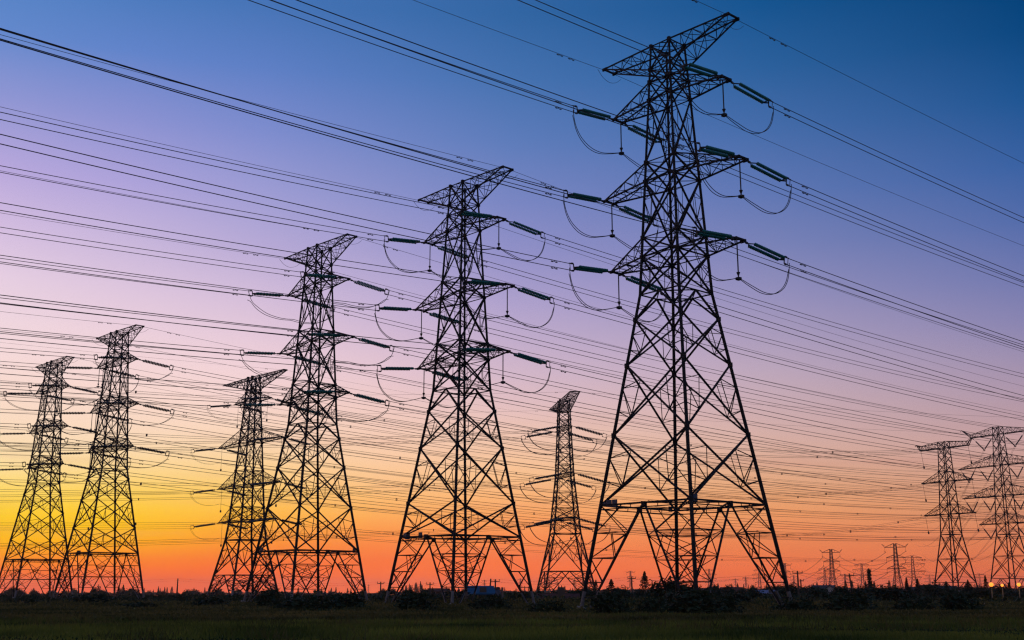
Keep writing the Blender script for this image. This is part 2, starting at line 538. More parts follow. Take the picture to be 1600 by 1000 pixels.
def tension_tower(name, label, x, y, yaw, dz, nodes, rs=1.0, boards=(), ring_at=None, group=None):
    """double-circuit tension tower; dz shifts the head (shorter legs), nodes = panel heights below the waist"""
    zw = 26.51 + dz
    base_w = 2.19 + .146 * zw
    L = Lattice([(0, base_w), (zw, 2.19), (49.92 + dz, 1.07)], rs)
    root = thing(name, label, 'power tower', (x, y, 0), yaw, group)
    L.legs(root, .172, .10)
    # lower bracing
    n0, n1, n2, pl = nodes
    mb = MB()
    L.ring(mb, zw, .06, diamond=True)
    for i in range(4):
        m_ = L.mid(i, zw)
        for k in (i, i + 1):
            mb.bar(m_, L.c(k, n0), .085 * rs)
            mb.bar(L.c(k, lerp(zw, n0, .55)), m_.lerp(L.c(k, n0), .5), .03 * rs)
    L.xpanel(mb, n0, n1, .075, .034)
    L.xpanel(mb, n1, n2, .078, .037)
    L.xpanel(mb, n2, pl, .078, .038)
    for z in (n0, n1, n2):
        for i in range(4):
            mb.box(L.c(i, z), (.3, .3, .38))
    mb.build('lower_bracing', M['steel'], root)
    # platform ring
    mb = MB()
    L.ring(mb, pl, .085, diamond=True)
    L.ring(mb, pl - .35, .05)
    for i in range(4):
        mb.box(L.mid(i, pl - .12), (.34, .34, .42))
        for t in (.2, .35, .65, .8):
            a = L.c(i, pl).lerp(L.c(i + 1, pl), t)
            b = L.c(i, pl - .35).lerp(L.c(i + 1, pl - .35), t)
            mb.bar(a, b, .03)
    ringo = mb.build('platform_ring', M['steel'], root)
    for (i, t, sz) in boards:
        p = L.c(i, pl).lerp(L.c(i + 1, pl), t)
        dvec = (L.c(i + 1, pl) - L.c(i, pl))
        ang = math.atan2(dvec.y, dvec.x)
        MB().box(p + Vector((0, 0, sz * .25)), (sz, .12, sz * 1.15), ang).build('sign_board', M['board'], ringo)
    mb = MB()
    L.foot(mb, pl, .08, .09, .036, ring_at=ring_at)
    mb.build('foot_bracing', M['steel'], root)
    # lower ends of the A-frame struts, light painted in as a paler colour
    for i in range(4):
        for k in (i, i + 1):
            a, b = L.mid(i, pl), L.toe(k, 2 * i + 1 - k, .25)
            MB().tube([a.lerp(b, .84), b], .098 * rs, 6).build('strut_highlight', M['pale'], root)
    # body above the waist
    Z = [z + dz for z in (26.51, 29.92, 31.7, 36.88, 38.7, 44.59, 46.4, 47.6, 49.9)]
    mb = MB()
    for a, b in zip(Z[:-1], Z[1:]):
        big = b - a > 3
        L.xpanel(mb, b, a, .078 if a < Z[4] else .062, .028 if big else 0)
        L.ring(mb, b, .045, cross=True)
        for i in range(4):
            mb.box(L.c(i, b), (.26, .26, .34))
    L.ring(mb, Z[-1], .05, diamond=True)
    # inner climbing ladder beside one leg
    mb.build('body_bracing', M['steel'], root)
    mb = MB()
    lad = [(L.c(1, z) + Vector((-.18, .18, 0)), L.c(1, z) + Vector((-.5, .5, 0))) for z in np.arange(2.5, 48 + dz, .45)]
    for p, q in lad:
        mb.bar(p, q, .012, 3)
    mb.tube([lad[0][0], lad[-1][0]], .02, 3)
    mb.tube([lad[0][1], lad[-1][1]], .02, 3)
    mb.build('ladder', M['steel'], root)
    for sx_ in (-1, 1):
        for zb, zt, a in ((44.59, 46.4, 6.33), (36.88, 38.7, 7.7), (29.92, 31.7, 7.04)):
            mb = MB()
            L.arm(mb, sx_, zb + dz, zt + dz, a, zb + dz, .6, 4)
            mb.build('cross_arm', M['steel'], root)
        mb = MB()
        L.arm(mb, sx_, 47.6 + dz, 49.9 + dz, 7.38, 50 + dz, .7, 5, .065, .03, .065)
        mb.build('earth_wire_arm', M['steel'], root)
    return root


# ------------------------------------------------------------------ insulators, jumpers, wires
def string_protos(tag_, n_sheds, nseg, mglass, length=4.5, L0=.75, L1=3.75, sep=.3, rad=.15, frame_h=.3):
    """a double tension string lying along +x from the arm tip to the wire clamps"""
    root = thing('tension_insulator', 'x', 'insulator', (0, 0, -500))
    pts, rr = [], []
    st = (L1 - L0) / n_sheds
    for k in range(n_sheds):
        x = L0 + k * st
        pts += [x + st * .12, x + st * .42, x + st * .62, x + st * .9]
        rr += [.05, rad, rad * .95, .05]
    for sy in (-1, 1):
        MB().tube([(q, sy * sep, 0) for q in pts], rr, nseg).build('insulator_string', mglass, root, True)
    mb = MB()
    mb.bar((0, 0, 0), (L0 - .3, 0, 0), .045)
    mb.box((.28, 0, 0), (.2, .1, .16))
    mb.bar((L0 - .3, 0, 0), (L0, sep, 0), .04)
    mb.bar((L0 - .3, 0, 0), (L0, -sep, 0), .04)
    mb.build('link', M['rod'], root)
    mb = MB()
    mb.bar((L1 - .02, sep, 0), (L1 + .28, 0, 0), .05)
    mb.bar((L1 - .02, -sep, 0), (L1 + .28, 0, 0), .05)
    mb.bar((L1, sep, 0), (L1, -sep, 0), .04)
    mb.build('yoke_plate', M['rod'], root)
    mb = MB()
    for sz in (-1, 1):
        mb.tube([(L1 + .25, 0, sz * .03), (L1 + .30, 0, sz * frame_h), (length, 0, sz * frame_h)], .038, 5)
        mb.box((L1 + .42, 0, sz * frame_h), (.2, .09, .13))
    mb.tube([(L1 + .28, 0, -frame_h), (L1 + .28, 0, frame_h)], .045, 5)
    mb.tube([(length - .1, 0, -frame_h), (length - .1, 0, frame_h)], .028, 5)
    mb.build('spreader_frame', M['rod'], root)
    return root


def kill(root):
    for ch in list(root.children):
        kill(ch)
    bpy.data.objects.remove(root, do_unlink=True)


def orient_x(o, p, q, base_len, fat=1.0):
    d = Vector(q) - Vector(p)
    o.location = p
    o.rotation_euler = d.to_track_quat('X', 'Z').to_euler()
    k = d.length / base_len
    o.scale = (k, fat, fat)


def damper_mesh():
    mb = MB()
    mb.tube([(-.26, 0, -.12), (.26, 0, -.12)], .018, 4)
    mb.tube([(-.36, 0, -.12), (-.16, 0, -.13)], .06, 6)
    mb.tube([(.16, 0, -.13), (.36, 0, -.12)], .06, 6)
    mb.box((0, 0, -.06), (.07, .05, .14))
    return mb.mesh('vibration_damper', M['rod'])


DAMP = damper_mesh()


def wire_pts(p0, u, a, b, t0, t1, n):
    out = []
    for k in range(n + 1):
        t = lerp(t0, t1, (k / n) ** 1.25)
        out.append(Vector((p0[0] + u[0] * t, p0[1] + u[1] * t, p0[2] + a * t + b * t * t)))
    return out


def add_damper(parent, p, q):
    o = put('vibration_damper', DAMP, parent)
    o.location = p
    o.rotation_euler = (Vector(q) - Vector(p)).to_track_quat('X', 'Z').to_euler()
    return o


def span(label, pts, offs, r, group, dampers=(), nseg=5, spacers=0, name='conductor_bundle', cat='power line'):
    """one span: a bundle of parallel wires (offs) with dampers / spacers as parts"""
    o0 = pts[0].copy()
    rel = [p - o0 for p in pts]
    if len(offs) == 1 and not dampers:
        o = MB().tube(rel, r, nseg).build(name, M['wire'], None, True)
        o.location = o0
        return tag(o, label, cat, group)
    root = thing(name, label, cat, o0, 0, group)
    ax = (pts[-1] - pts[0])
    side = Vector((-ax.y, ax.x, 0)).normalized()
    cum = [0.0]
    for p, q in zip(rel[:-1], rel[1:]):
        cum.append(cum[-1] + (q - p).length)

    def where(s_):
        for i in range(len(cum) - 1):
            if cum[i + 1] >= s_:
                t = (s_ - cum[i]) / (cum[i + 1] - cum[i])
                return rel[i].lerp(rel[i + 1], t), (rel[i + 1] - rel[i])
        return rel[-1], rel[-1] - rel[-2]
    for oy, oz in offs:
        d = side * oy + Vector((0, 0, oz))
        MB().tube([p + d for p in rel], r, nseg).build('wire', M['wire'], root, True)
        for s_ in dampers:
            p, t = where(s_)
            add_damper(root, p + d, p + d + t)
    if spacers:
        s_ = spacers * .6
        while s_ < min(cum[-1] - 5, 330):
            p, t = where(s_)
            mb = MB()
            k = [p + side * a + Vector((0, 0, b)) for a, b in offs]
            if len(k) == 4:
                for i, j in ((0, 1), (1, 3), (3, 2), (2, 0)):
                    mb.bar(k[i], k[j], .09)
            else:
                mb.bar(k[0], k[1], .04)
            mb.build('spacer', M['rod'], root)
            s_ += spacers * RNG.uniform(.8, 1.2)
    return root


def crom(pts, n=6):
    P = [pts[0] * 2 - pts[1]] + list(pts) + [pts[-1] * 2 - pts[-2]]
    out = []
    for i in range(1, len(P) - 2):
        a, b, c, d = P[i - 1], P[i], P[i + 1], P[i + 2]
        for k in range(n):
            t = k / n
            out.append(.5 * ((2 * b) + (c - a) * t + (2 * a - 5 * b + 4 * c - d) * t * t + (3 * b - a - 3 * c + d) * t ** 3))
    out.append(P[-2])
    return out


ROWS = {1: 'top', 2: 'middle', 3: 'bottom'}
ARMZ = {1: (44.59, 6.33), 2: (36.88, 7.7), 3: (29.92, 7.04)}


def dress_tension(who, x, y, yaw, dz, left, right, rods, r_w, mglass, sheds, nseg, reach=(150, 330), fat=1.0, LS=5.7):
    """strings, jumpers and spans of one double-circuit tension tower. left/right = (azimuth, slope, curvature, drop)"""
    dx = Vector((math.cos(yaw), math.sin(yaw), 0))
    ny = Vector((-dx.y, dx.x, 0))
    proto = string_protos('t', sheds, nseg, mglass)
    c = Vector((x, y, 0))
    for sx_ in (-1, 1):
        armname = 'left' if sx_ < 0 else 'right'
        for k in (1, 2, 3):
            z, a = ARMZ[k]
            ends = {}
            for sd, prm in ((-1, left), (1, right)):
                azm, sl, cv, drop = prm
                u = sd * Vector((math.sin(azm), math.cos(azm), 0))
                tip = c + dx * (sx_ * (a - .1)) + ny * (sd * .6) + Vector((0, 0, z + dz - .08))
                p0 = tip + Vector((0, 0, drop))
                t0 = LS - .05
                end = p0 + u * t0 + Vector((0, 0, sl * t0 + cv * t0 * t0))
                s_ = copy_tree(proto)
                orient_x(s_, tip, end, 4.5, fat)
                going = 'left' if sd < 0 else 'right'
                tag(s_, 'double insulator string reaching %s from the %s %s arm of %s' % (going, ROWS[k], armname, who), 'insulator', 'tension insulators of the row of big towers')
                pts = wire_pts(p0, u, sl, cv, t0 - .35, reach[0 if sd < 0 else 1], 46)
                span('twin wires running %s from the %s %s arm of %s' % (going, ROWS[k], armname, who), pts, [(0, .3), (0, -.3)], r_w, 'twin conductor spans', dampers=(2.2,), nseg=5)
                ends[sd] = end
            # jumper
            rod = rods(sx_)
            ctr = c + dx * (sx_ * (a - .35)) + Vector((0, 0, z + dz))
            drop_ = 3.3
            if rod:
                rt = thing('jumper_support', '%s hanging below the %s %s arm of %s' % ('pair of long rods' if rod == 2 else 'weighted rod', ROWS[k], armname, who), 'insulator', ctr, yaw, 'jumper support rods')
                for q in ((-.35, .35) if rod == 2 else (0,)):
                    MB().tube([(0, q, -.05), (0, q, -drop_ + .12)], .055, 6).build('rod', M['rod'], rt)
                for q in ((-.35, .35) if rod == 2 else (0,)):
                    mb = MB()
                    mb.tube([(0, q, -drop_ + .1), (0, q, -drop_ + .04), (0, q, -drop_ - .12), (0, q, -drop_ - .2)], [.08, .27, .27, .1], 8)
                    mb.tube([(0, q, -drop_ + .2), (0, q, -drop_ + .5), (0, q, -drop_ + .44)], [.06, .16, .16], 8)
                    mb.build('weight', M['rod'], rt)
            jt = thing('jumper_loop', 'slack jumper loop under the %s %s arm of %s' % (ROWS[k], armname, who), 'jumper cable', ctr, 0, 'jumper loops')
            for j, off in enumerate((.16, -.16) if rod else (.34, -.34)):
                if rod:
                    prof = [(0, -.35 + off * 1.6), (.02, -1.0), (.07, -1.9), (.17, -2.75), (.34, -3.45), (.55, -3.72), (.78, -3.55), (.92, -3.38), (1, -3.32)]
                else:
                    prof = [(0, -.35 + off * 1.6), (.08, -1.1), (.22, -1.95), (.42, -2.7), (.66, -3.15), (.85, -3.3), (1, -3.33)]
                ptsJ = []
                for sd in (-1, 1):
                    e = ends[sd]
                    half = []
                    for f_, dz_ in prof:
                        p = e.lerp(ctr, f_)
                        base = lerp(e.z, ctr.z, f_) if f_ else e.z
                        spread = off * (.25 + .75 * min(1, f_ * (1 - f_) * 4 + (0 if rod else f_)))
                        half.append(Vector((p.x, p.y, base + dz_)) + dx * spread - ctr)
                    ptsJ += half if sd < 0 else half[::-1][1:]
                MB().tube(crom(ptsJ, 5), (r_w if rod == 1 else .04) * .95, 5).build('cable', M['wire'], jt, True)
            mb = MB()
            for f_ in (.35, .7):
                pass
        # earth wire
        for sd, prm, a_e in ((-1, left, -.055), (1, right, -.08)):
            azm = prm[0]
            u = sd * Vector((math.sin(azm), math.cos(azm), 0))
            p0 = c + dx * (sx_ * 7.3) + ny * (sd * .7) + Vector((0, 0, 50 + dz - .1))
            pts = wire_pts(p0, u, a_e, 2.2e-4, 0, reach[0 if sd < 0 else 1], 40)
            going = 'left' if sd < 0 else 'right'
            span('earth wire running %s from the topmost %s tip of %s' % (going, armname, who), pts, [(0, 0)], r_w * .62, 'earth wires', dampers=(4.5, 6.0), name='earth_wire')
        et = c + dx * (sx_ * 7.3) + Vector((0, 0, 50 + dz - .15))
        pj = [ny * -1.6 + Vector((0, 0, -.15)), ny * -.9 + Vector((0, 0, -.75)), Vector((0, 0, -1.0)), ny * .9 + Vector((0, 0, -.75)), ny * 1.6 + Vector((0, 0, -.2))]
        o = MB().tube(crom(pj, 5), r_w * .55, 4).build('earth_wire_jumper', M['wire'], None)
        o.location = et
        tag(o, 'slack earth wire loop at the topmost %s tip of %s' % (armname, who), 'jumper cable', 'earth wire jumpers')
    kill(proto)


YAW = R(-44.7)
GT = 'row of tall double circuit towers'
TOWERS = [
    ('the tallest tower', 'tallest and nearest steel lattice tower with dark boards on its leg ring', 14.2, 96.54, -.84, 0.0, (24.28, 20.28, 14.3, 8.46), ((0, .10, .5), (0, .165, .5), (0, .05, .28), (3, .08, .4), (1, .05, .5)), None),
    ('the second tallest tower', 'second tallest steel lattice tower standing next left of the tallest', -5.43, 122.91, -.835, -3.96, (20.31, 16.34, 10.51, 7.0), ((0, .09, .5), (0, .38, .5), (3, .62, .5), (3, .9, .6)), None),
    ('the third tallest tower', 'third tallest lattice tower, its legs overlapping a wide armed tower', -25.34, 145.39, -.829, -4.51, (20.19, 16.59, 11.55, 6.26), ((0, .12, .5), (2, .1, .5)), None),
    ('the taller far left tower', 'taller of the two lattice towers standing together at far left', -67.36, 192.93, -.801, -5.34, (19.6, 16.1, 11.56, 7.48), ((3, .75, .6),), .53),
    ('the leftmost tower', 'leftmost lattice tower, the lower one of the far left pair', -88.73, 219.32, -.815, -5.37, (19.2, 15.6, 10.8, 7.09), (), .53),
]
for who, label, x, y, yaw, dz, nodes, boards, ring_at in TOWERS:
    tension_tower('lattice_tower', label, x, y, yaw, dz, nodes, 1.0, boards, ring_at, GT)
LT = [R(47.5), R(48.0), R(48.3), R(48.3), R(48.3)]
RT = [R(53.8), R(51.1), R(51.5), R(52.5), R(53.5)]
for i, (who, label, x, y, yaw, dz, nodes, boards, ring_at) in enumerate(TOWERS):
    lf = (LT[i], (-.048, -.07, -.063, -.06, -.06)[i], (3.4e-4, 3.2e-4, 2.6e-4, 2.4e-4, 2.2e-4)[i], -.28)
    rt = (RT[i], (-.088, -.062, -.067, -.072, -.073)[i], (2.6e-4, 2.3e-4, 2.2e-4, 2.0e-4, 1.8e-4)[i], -.35)
    rods = (lambda s: 1) if i < 2 else ((lambda s: 2 if s < 0 else 0) if i == 3 else (lambda s: 0))
    dress_tension(who, x, y, yaw, dz, lf, rt, rods, (.034, .036, .038, .042, .045)[i], M['glass'] if i < 3 else M['dark_ins'],
                  18 if i < 3 else 16, 8 if i < 2 else 6, ((95, 260), (135, 330), (160, 350), (215, 390), (240, 410))[i], (1.1, 1.1, 1.15, 1.3, 1.35)[i], (5.6, 5.8, 6.05, 6.3, 6.3)[i])


# ------------------------------------------------------------------ the wide-armed quad-bundle towers behind
def quad_tower(name, label, x, y, yaw, prof, panels, plat, arms, ew, rs, group):
    L = Lattice(prof, rs)
    root = thing(name, label, 'power tower', (x, y, 0), yaw, group)
    L.legs(root, .15, .09)
    mb = MB()
    zk = panels[0]
    L.ring(mb, zk, .07, diamond=True)
    for a, b in zip(panels[:-1], panels[1:]):
        L.xpanel(mb, a, b, .07, .034)
        L.ring(mb, b, .055, diamond=True)
    mb.build('lower_bracing', M['steel'], root)
    mb = MB()
    L.foot(mb, plat, .07, .08, .035)
    mb.build('foot_bracing', M['steel'], root)
    zs = [zk]
    keys = sorted([q for (zb, zt, a, n) in arms for q in (zb, zt)] + [ew[0], ew[1]])
    for q in keys:
        n = max(1, round((q - zs[-1]) / (2.1 * L.w(q) + .4)))
        z0 = zs[-1]
        zs += [lerp(z0, q, (k + 1) / n) for k in range(n)]
    mb = MB()
    for a, b in zip(zs[:-1], zs[1:]):
        L.xpanel(mb, b, a, .05, .024 if b - a > 3 else 0)
        L.ring(mb, b, .04, cross=b in keys)
        for i in range(4):
            mb.box(L.c(i, b), (.26, .26, .34))
    mb.build('body_bracing', M['steel'], root)
    for sx_ in (-1, 1):
        for zb, zt, a, n in arms:
            mb = MB()
            L.arm(mb, sx_, zb, zt, a, zb, .7, max(3, n - 1), .07, .018, .042)
            mb.tube([(sx_ * (a - .2), 0, zb), (sx_ * (a - .2), 0, zb + .9), (sx_ * (a - 1.2), 0, zb + .9)], .035, 4)
            mb.build('cross_arm', M['steel'], root)
        mb = MB()
        L.arm(mb, sx_, ew[0], ew[1], ew[2], ew[1], ew[3], 8, .06, .03, .06)
        mb.build('earth_wire_arm', M['steel'], root)
    return root


QP = [(-.22, .22), (.22, .22), (-.22, -.22), (.22, -.22)]


def dress_quad(who, x, y, yaw, arms, ew, left, right, r_w, reach, targets=None, LS=7.6, drop=-.9, fat=1.3):
    dx = Vector((math.cos(yaw), math.sin(yaw), 0))
    ny = Vector((-dx.y, dx.x, 0))
    jd = 1.0 if fat > 1.4 else .62
    proto = string_protos('q', 16, 6, M['dark_ins'], 7.6, 1.2, 6.4, .35, .19, .3)
    c = Vector((x, y, 0))
    names = {4: ['top', 'second', 'third', 'bottom'], 3: ['top', 'middle', 'bottom']}[len(arms)]
    for sx_ in (-1, 1):
        armname = ('left' if sx_ < 0 else 'right') if abs(yaw) < 1.2 else ('far' if sx_ < 0 else 'near')
        for k, (z, zt, a, n) in enumerate(arms):
            ends = {}
            for sd, prm in ((-1, left), (1, right)):
                azm, sl, cv = prm
                u = sd * Vector((math.sin(azm), math.cos(azm), 0))
                going = 'left' if sd < 0 else 'right'
                tip = c + dx * (sx_ * (a - .1)) + ny * (sd * .7) + Vector((0, 0, z - .08))
                if sd > 0 and targets:
                    tg = targets[(sx_, k)]
                    u = (tg - tip)
                    u.z = 0
                    S = u.length
                    u.normalize()
                    sl = -.11
                    cv = ((tg.z - tip.z + .9) - sl * S) / (S * S)
                    rr = S
                else:
                    rr = reach[0 if sd < 0 else 1]
                p0 = tip + Vector((0, 0, drop))
                t0 = LS - .2
                end = p0 + u * t0 + Vector((0, 0, sl * t0))
                s_ = copy_tree(proto)
                orient_x(s_, tip, end, 7.6, fat)
                tag(s_, 'long double insulator reaching %s from the %s %s arm of %s' % (going, names[k], armname, who), 'insulator', 'long tension insulators')
                pts = wire_pts(p0, u, sl, cv, t0 - .3, rr, 40)
                span('four wire bundle running %s from the %s %s arm of %s' % (going, names[k], armname, who), pts, QP, r_w, 'four wire conductor spans', nseg=4, spacers=42, dampers=())
                ends[sd] = end
            ctr = c + dx * (sx_ * (a - .6)) + Vector((0, 0, z))
            rt = thing('jumper_support', 'thin weighted rod hanging below the %s %s arm of %s' % (names[k], armname, who), 'insulator', ctr, yaw, 'thin jumper support rods')
            MB().tube([(0, 0, 0), (0, 0, -5.2)], .035, 5).build('rod', M['rod'], rt)
            MB().tube([(0, 0, -5.1), (0, 0, -5.25), (0, 0, -5.7)], [.08, .2, .2], 7).build('weight', M['rod'], rt)
            jt = thing('jumper_loop', 'slack double jumper loop under the %s %s arm of %s' % (names[k], armname, who), 'jumper cable', ctr, 0, 'long jumper loops')
            for off in (.32, -.32):
                P = []
                for sd in (-1, 1):
                    h_ = []
                    for f_, d_ in [(0, -.3), (.06, -1.8), (.2, -3.8), (.45, -5.4), (.75, -6.0), (1, -5.9)]:
                        p = ends[sd].lerp(ctr, f_)
                        h_.append(p + Vector((0, 0, d_ * jd)) + dx * off - ctr)
                    P += h_ if sd < 0 else h_[::-1][1:]
                MB().tube(crom(P, 4), r_w * (2.4 if fat > 1.4 else 1.2), 4).build('cable', M['wire'], jt)
        for sd, prm in ((-1, left), (1, right)):
            u = sd * Vector((math.sin(prm[0]), math.cos(prm[0]), 0))
            p0 = c + dx * (sx_ * ew[2]) + Vector((0, 0, ew[1] - .1))
            rr = reach[0 if sd < 0 else 1]
            pts = wire_pts(p0, u, -.05, 1.5e-4, 0, rr, 30)
            going = 'left' if sd < 0 else 'right'
            span('earth wire running %s from %s top arm of %s' % (going, armname, who), pts, [(0, 0)], r_w * .8, 'earth wires', dampers=(5.0,), name='earth_wire')
    kill(proto)


A6 = [(46.27, 48.3, 7.8, 4), (36.1, 39.4, 15.0, 7), (25.9, 29.4, 13.9, 7), (17.6, 20.8, 12.7, 6)]
E6 = (49.1, 52.0, 14.7, .5)
T6 = ('the wide armed tower', -63.0, 277.0, R(-48.5))
quad_tower('lattice_tower', 'wide armed lattice tower seen behind the legs of the third tallest', T6[1], T6[2], T6[3],
           [(0, 6.04), (13.1, 3.45), (17.5, 2.99), (36, 1.97), (52, 1.05)], [13.1, 5.0], 5.0, A6, E6, 1.8, 'wide armed towers')
dress_quad(T6[0], T6[1], T6[2], T6[3], A6, E6, (R(48), -.05, 1.3e-4), (R(50), -.05, 1.3e-4), .022, (290, 420))

# hooked-arm tower at the right
def hooked_tower(name, label, x, y, yaw, prof, panels, plat, top, arms, rs, group):
    L = Lattice(prof, rs)
    root = thing(name, label, 'power tower', (x, y, 0), yaw, group)
    L.legs(root, .14, .09)
    zk = panels[0]
    mb = MB()
    L.ring(mb, zk, .07, diamond=True)
    for a, b in zip(panels[:-1], panels[1:]):
        L.xpanel(mb, a, b, .065, 0)
        L.ring(mb, b, .055)
    mb.build('lower_bracing', M['steel'], root)
    mb = MB()
    for i in range(4):
        for k in (i, i + 1):
            mb.bar(L.mid(i, plat), L.c(k, .3), .06 * rs)
            mb.bar(L.mid(i, plat).lerp(L.c(k, .3), .5), L.c(k, plat).lerp(L.c(k, .3), .5), .035 * rs)
    mb.build('foot_bracing', M['steel'], root)
    keys = sorted([q for (zb, zt, a, n) in arms for q in (zb, zt)] + [top[0], top[1]])
    zs = [zk]
    for q in keys:
        n = max(1, round((q - zs[-1]) / (2.2 * L.w(q))))
        z0 = zs[-1]
        zs += [lerp(z0, q, (k + 1) / n) for k in range(n)]
    mb = MB()
    for a, b in zip(zs[:-1], zs[1:]):
        L.xpanel(mb, b, a, .05)
        L.ring(mb, b, .035) if b in keys else None
    mb.build('body_bracing', M['steel'], root)
    for sx_ in (-1, 1):
        for zb, zt, a, n in arms:
            mb = MB()
            L.arm(mb, sx_, zb, zt, a, zb, .5, n, .08, .03, .05)
            mb.build('cross_arm', M['steel'], root)
        zb, zt, a, tipz, hx, hz = top
        mb = MB()
        n = 6
        for sy in (-1, 1):
            B0 = Vector((sx_ * L.w(zb), sy * L.w(zb), zb))
            T0 = Vector((sx_ * L.w(zt), sy * L.w(zt), zt))
            B1, T1 = Vector((sx_ * a, sy * .5, zb)), Vector((sx_ * a, sy * .5, tipz))
            H = Vector((sx_ * hx, sy * .15, hz))
            mb.bar(B0, B1, .085 * rs)
            mb.bar(T0, T1, .06 * rs)
            mb.bar(B1, T1, .05 * rs)
            mb.bar(B1, H, .06 * rs)
            mb.bar(T1, H, .05 * rs)
            mb.bar(B1.lerp(H, .5), T1.lerp(H, .5), .03 * rs)
            for k in range(n):
                b0, b1, t0, t1 = B0.lerp(B1, k / n), B0.lerp(B1, (k + 1) / n), T0.lerp(T1, k / n), T0.lerp(T1, (k + 1) / n)
                mb.bar(b0, t1, .03 * rs) if k % 2 else mb.bar(t0, b1, .03 * rs)
                mb.bar(b1, t1, .028 * rs)
        mb.bar((sx_ * a, -.5, zb), (sx_ * a, .5, zb), .09 * rs)
        mb.bar((sx_ * hx, -.15, hz), (sx_ * (hx + .6), 0, hz - .5), .05 * rs)
        for k in range(1, n):
            x_ = lerp(L.w(zb), a, k / n)
            mb.bar((sx_ * x_, -lerp(L.w(zb), .5, k / n), zb), (sx_ * x_, lerp(L.w(zb), .5, k / n), zb), .03 * rs)
        mb.build('hooked_arm', M['steel'], root)
    return root


T8 = ('the hooked arm tower', 131.6, 350.4, R(-58.5))
TOP8 = (43.7, 45.6, 8.6, 44.9, 10.1, 45.6)
A8 = [(33.6, 36.6, 8.87, 4), (23.8, 26.7, 8.87, 4)]
hooked_tower('lattice_tower', 'slim tower with hooked top arms standing near the right edge', T8[1], T8[2], T8[3],
             [(0, 4.6), (17.8, 2.13), (43.7, 1.22), (45.6, 1.17)], [17.8, 10.6, 3.8], 3.8, TOP8, A8, 1.5, 'towers near the right edge')
dx8 = Vector((math.cos(T8[3]), math.sin(T8[3]), 0))
ny8 = Vector((-dx8.y, dx8.x, 0))
c8 = Vector((T8[1], T8[2], 0))
tips8 = {}
for sx_ in (-1, 1):
    for k, (z, a) in enumerate(((43.7, 8.6), (33.6, 8.87), (23.8, 8.87))):
        tip = c8 + dx8 * (sx_ * a) + Vector((0, 0, z))
        tips8[(sx_, k)] = tip
        nm = ('top', 'middle', 'bottom')[k]
        sd = 'left' if sx_ < 0 else 'right'
        o = thing('hanging_insulator', 'thin slanting insulator hanging below the %s %s arm of the hooked arm tower' % (nm, sd), 'insulator', tip, 0, 'hanging insulators of the hooked arm tower')
        e = Vector((.55, .1, -4.7))
        MB().tube([(0, 0, -.05), e], .045, 5).build('rod', M['rod'], o)
        MB().tube([e, e + Vector((.05, 0, -.4)), e + Vector((.08, 0, -.85))], [.16, .26, .2], 7).build('weight', M['rod'], o)
        u = Vector((math.sin(R(78)), math.cos(R(78)), 0))
        pts = wire_pts(tip, u, -.06, 1.8e-4, 0, 160, 16)
        span('four wire bundle running right from the %s %s arm of the hooked arm tower' % (nm, sd), pts, QP, .03, 'four wire conductor spans', nseg=4, spacers=40)

A7 = [(44.55, 46.8, 6.0, 3), (31.7, 34.6, 8.5, 5), (20.1, 23.0, 8.5, 5)]
E7 = (49.0, 52.0, 16.1, 1.3)
T7 = ('the narrow tower', 14.2, 312.3, R(-82))
quad_tower('lattice_tower', 'narrow lattice tower seen end on between the two tallest towers', T7[1], T7[2], T7[3],
           [(0, 6.9), (16.2, 3.55), (31.7, 2.13), (52, 1.34)], [16.2, 6.4], 6.4, A7, E7, 1.7, 'wide armed towers')
dress_quad(T7[0], T7[1], T7[2], T7[3], A7, E7, (R(81), -.07, 1.7e-4), (R(81), -.07, 3e-4), .028, (400, 260), tips8, 10.5, -1.3, 1.6)

# tower with V strings at the right edge
T9 = ('the V string tower', 174.6, 411.9, R(-60.5))
L9 = Lattice([(0, 5.4), (20.7, 2.65), (45, 1.75), (58.8, 1.18)], 1.35)


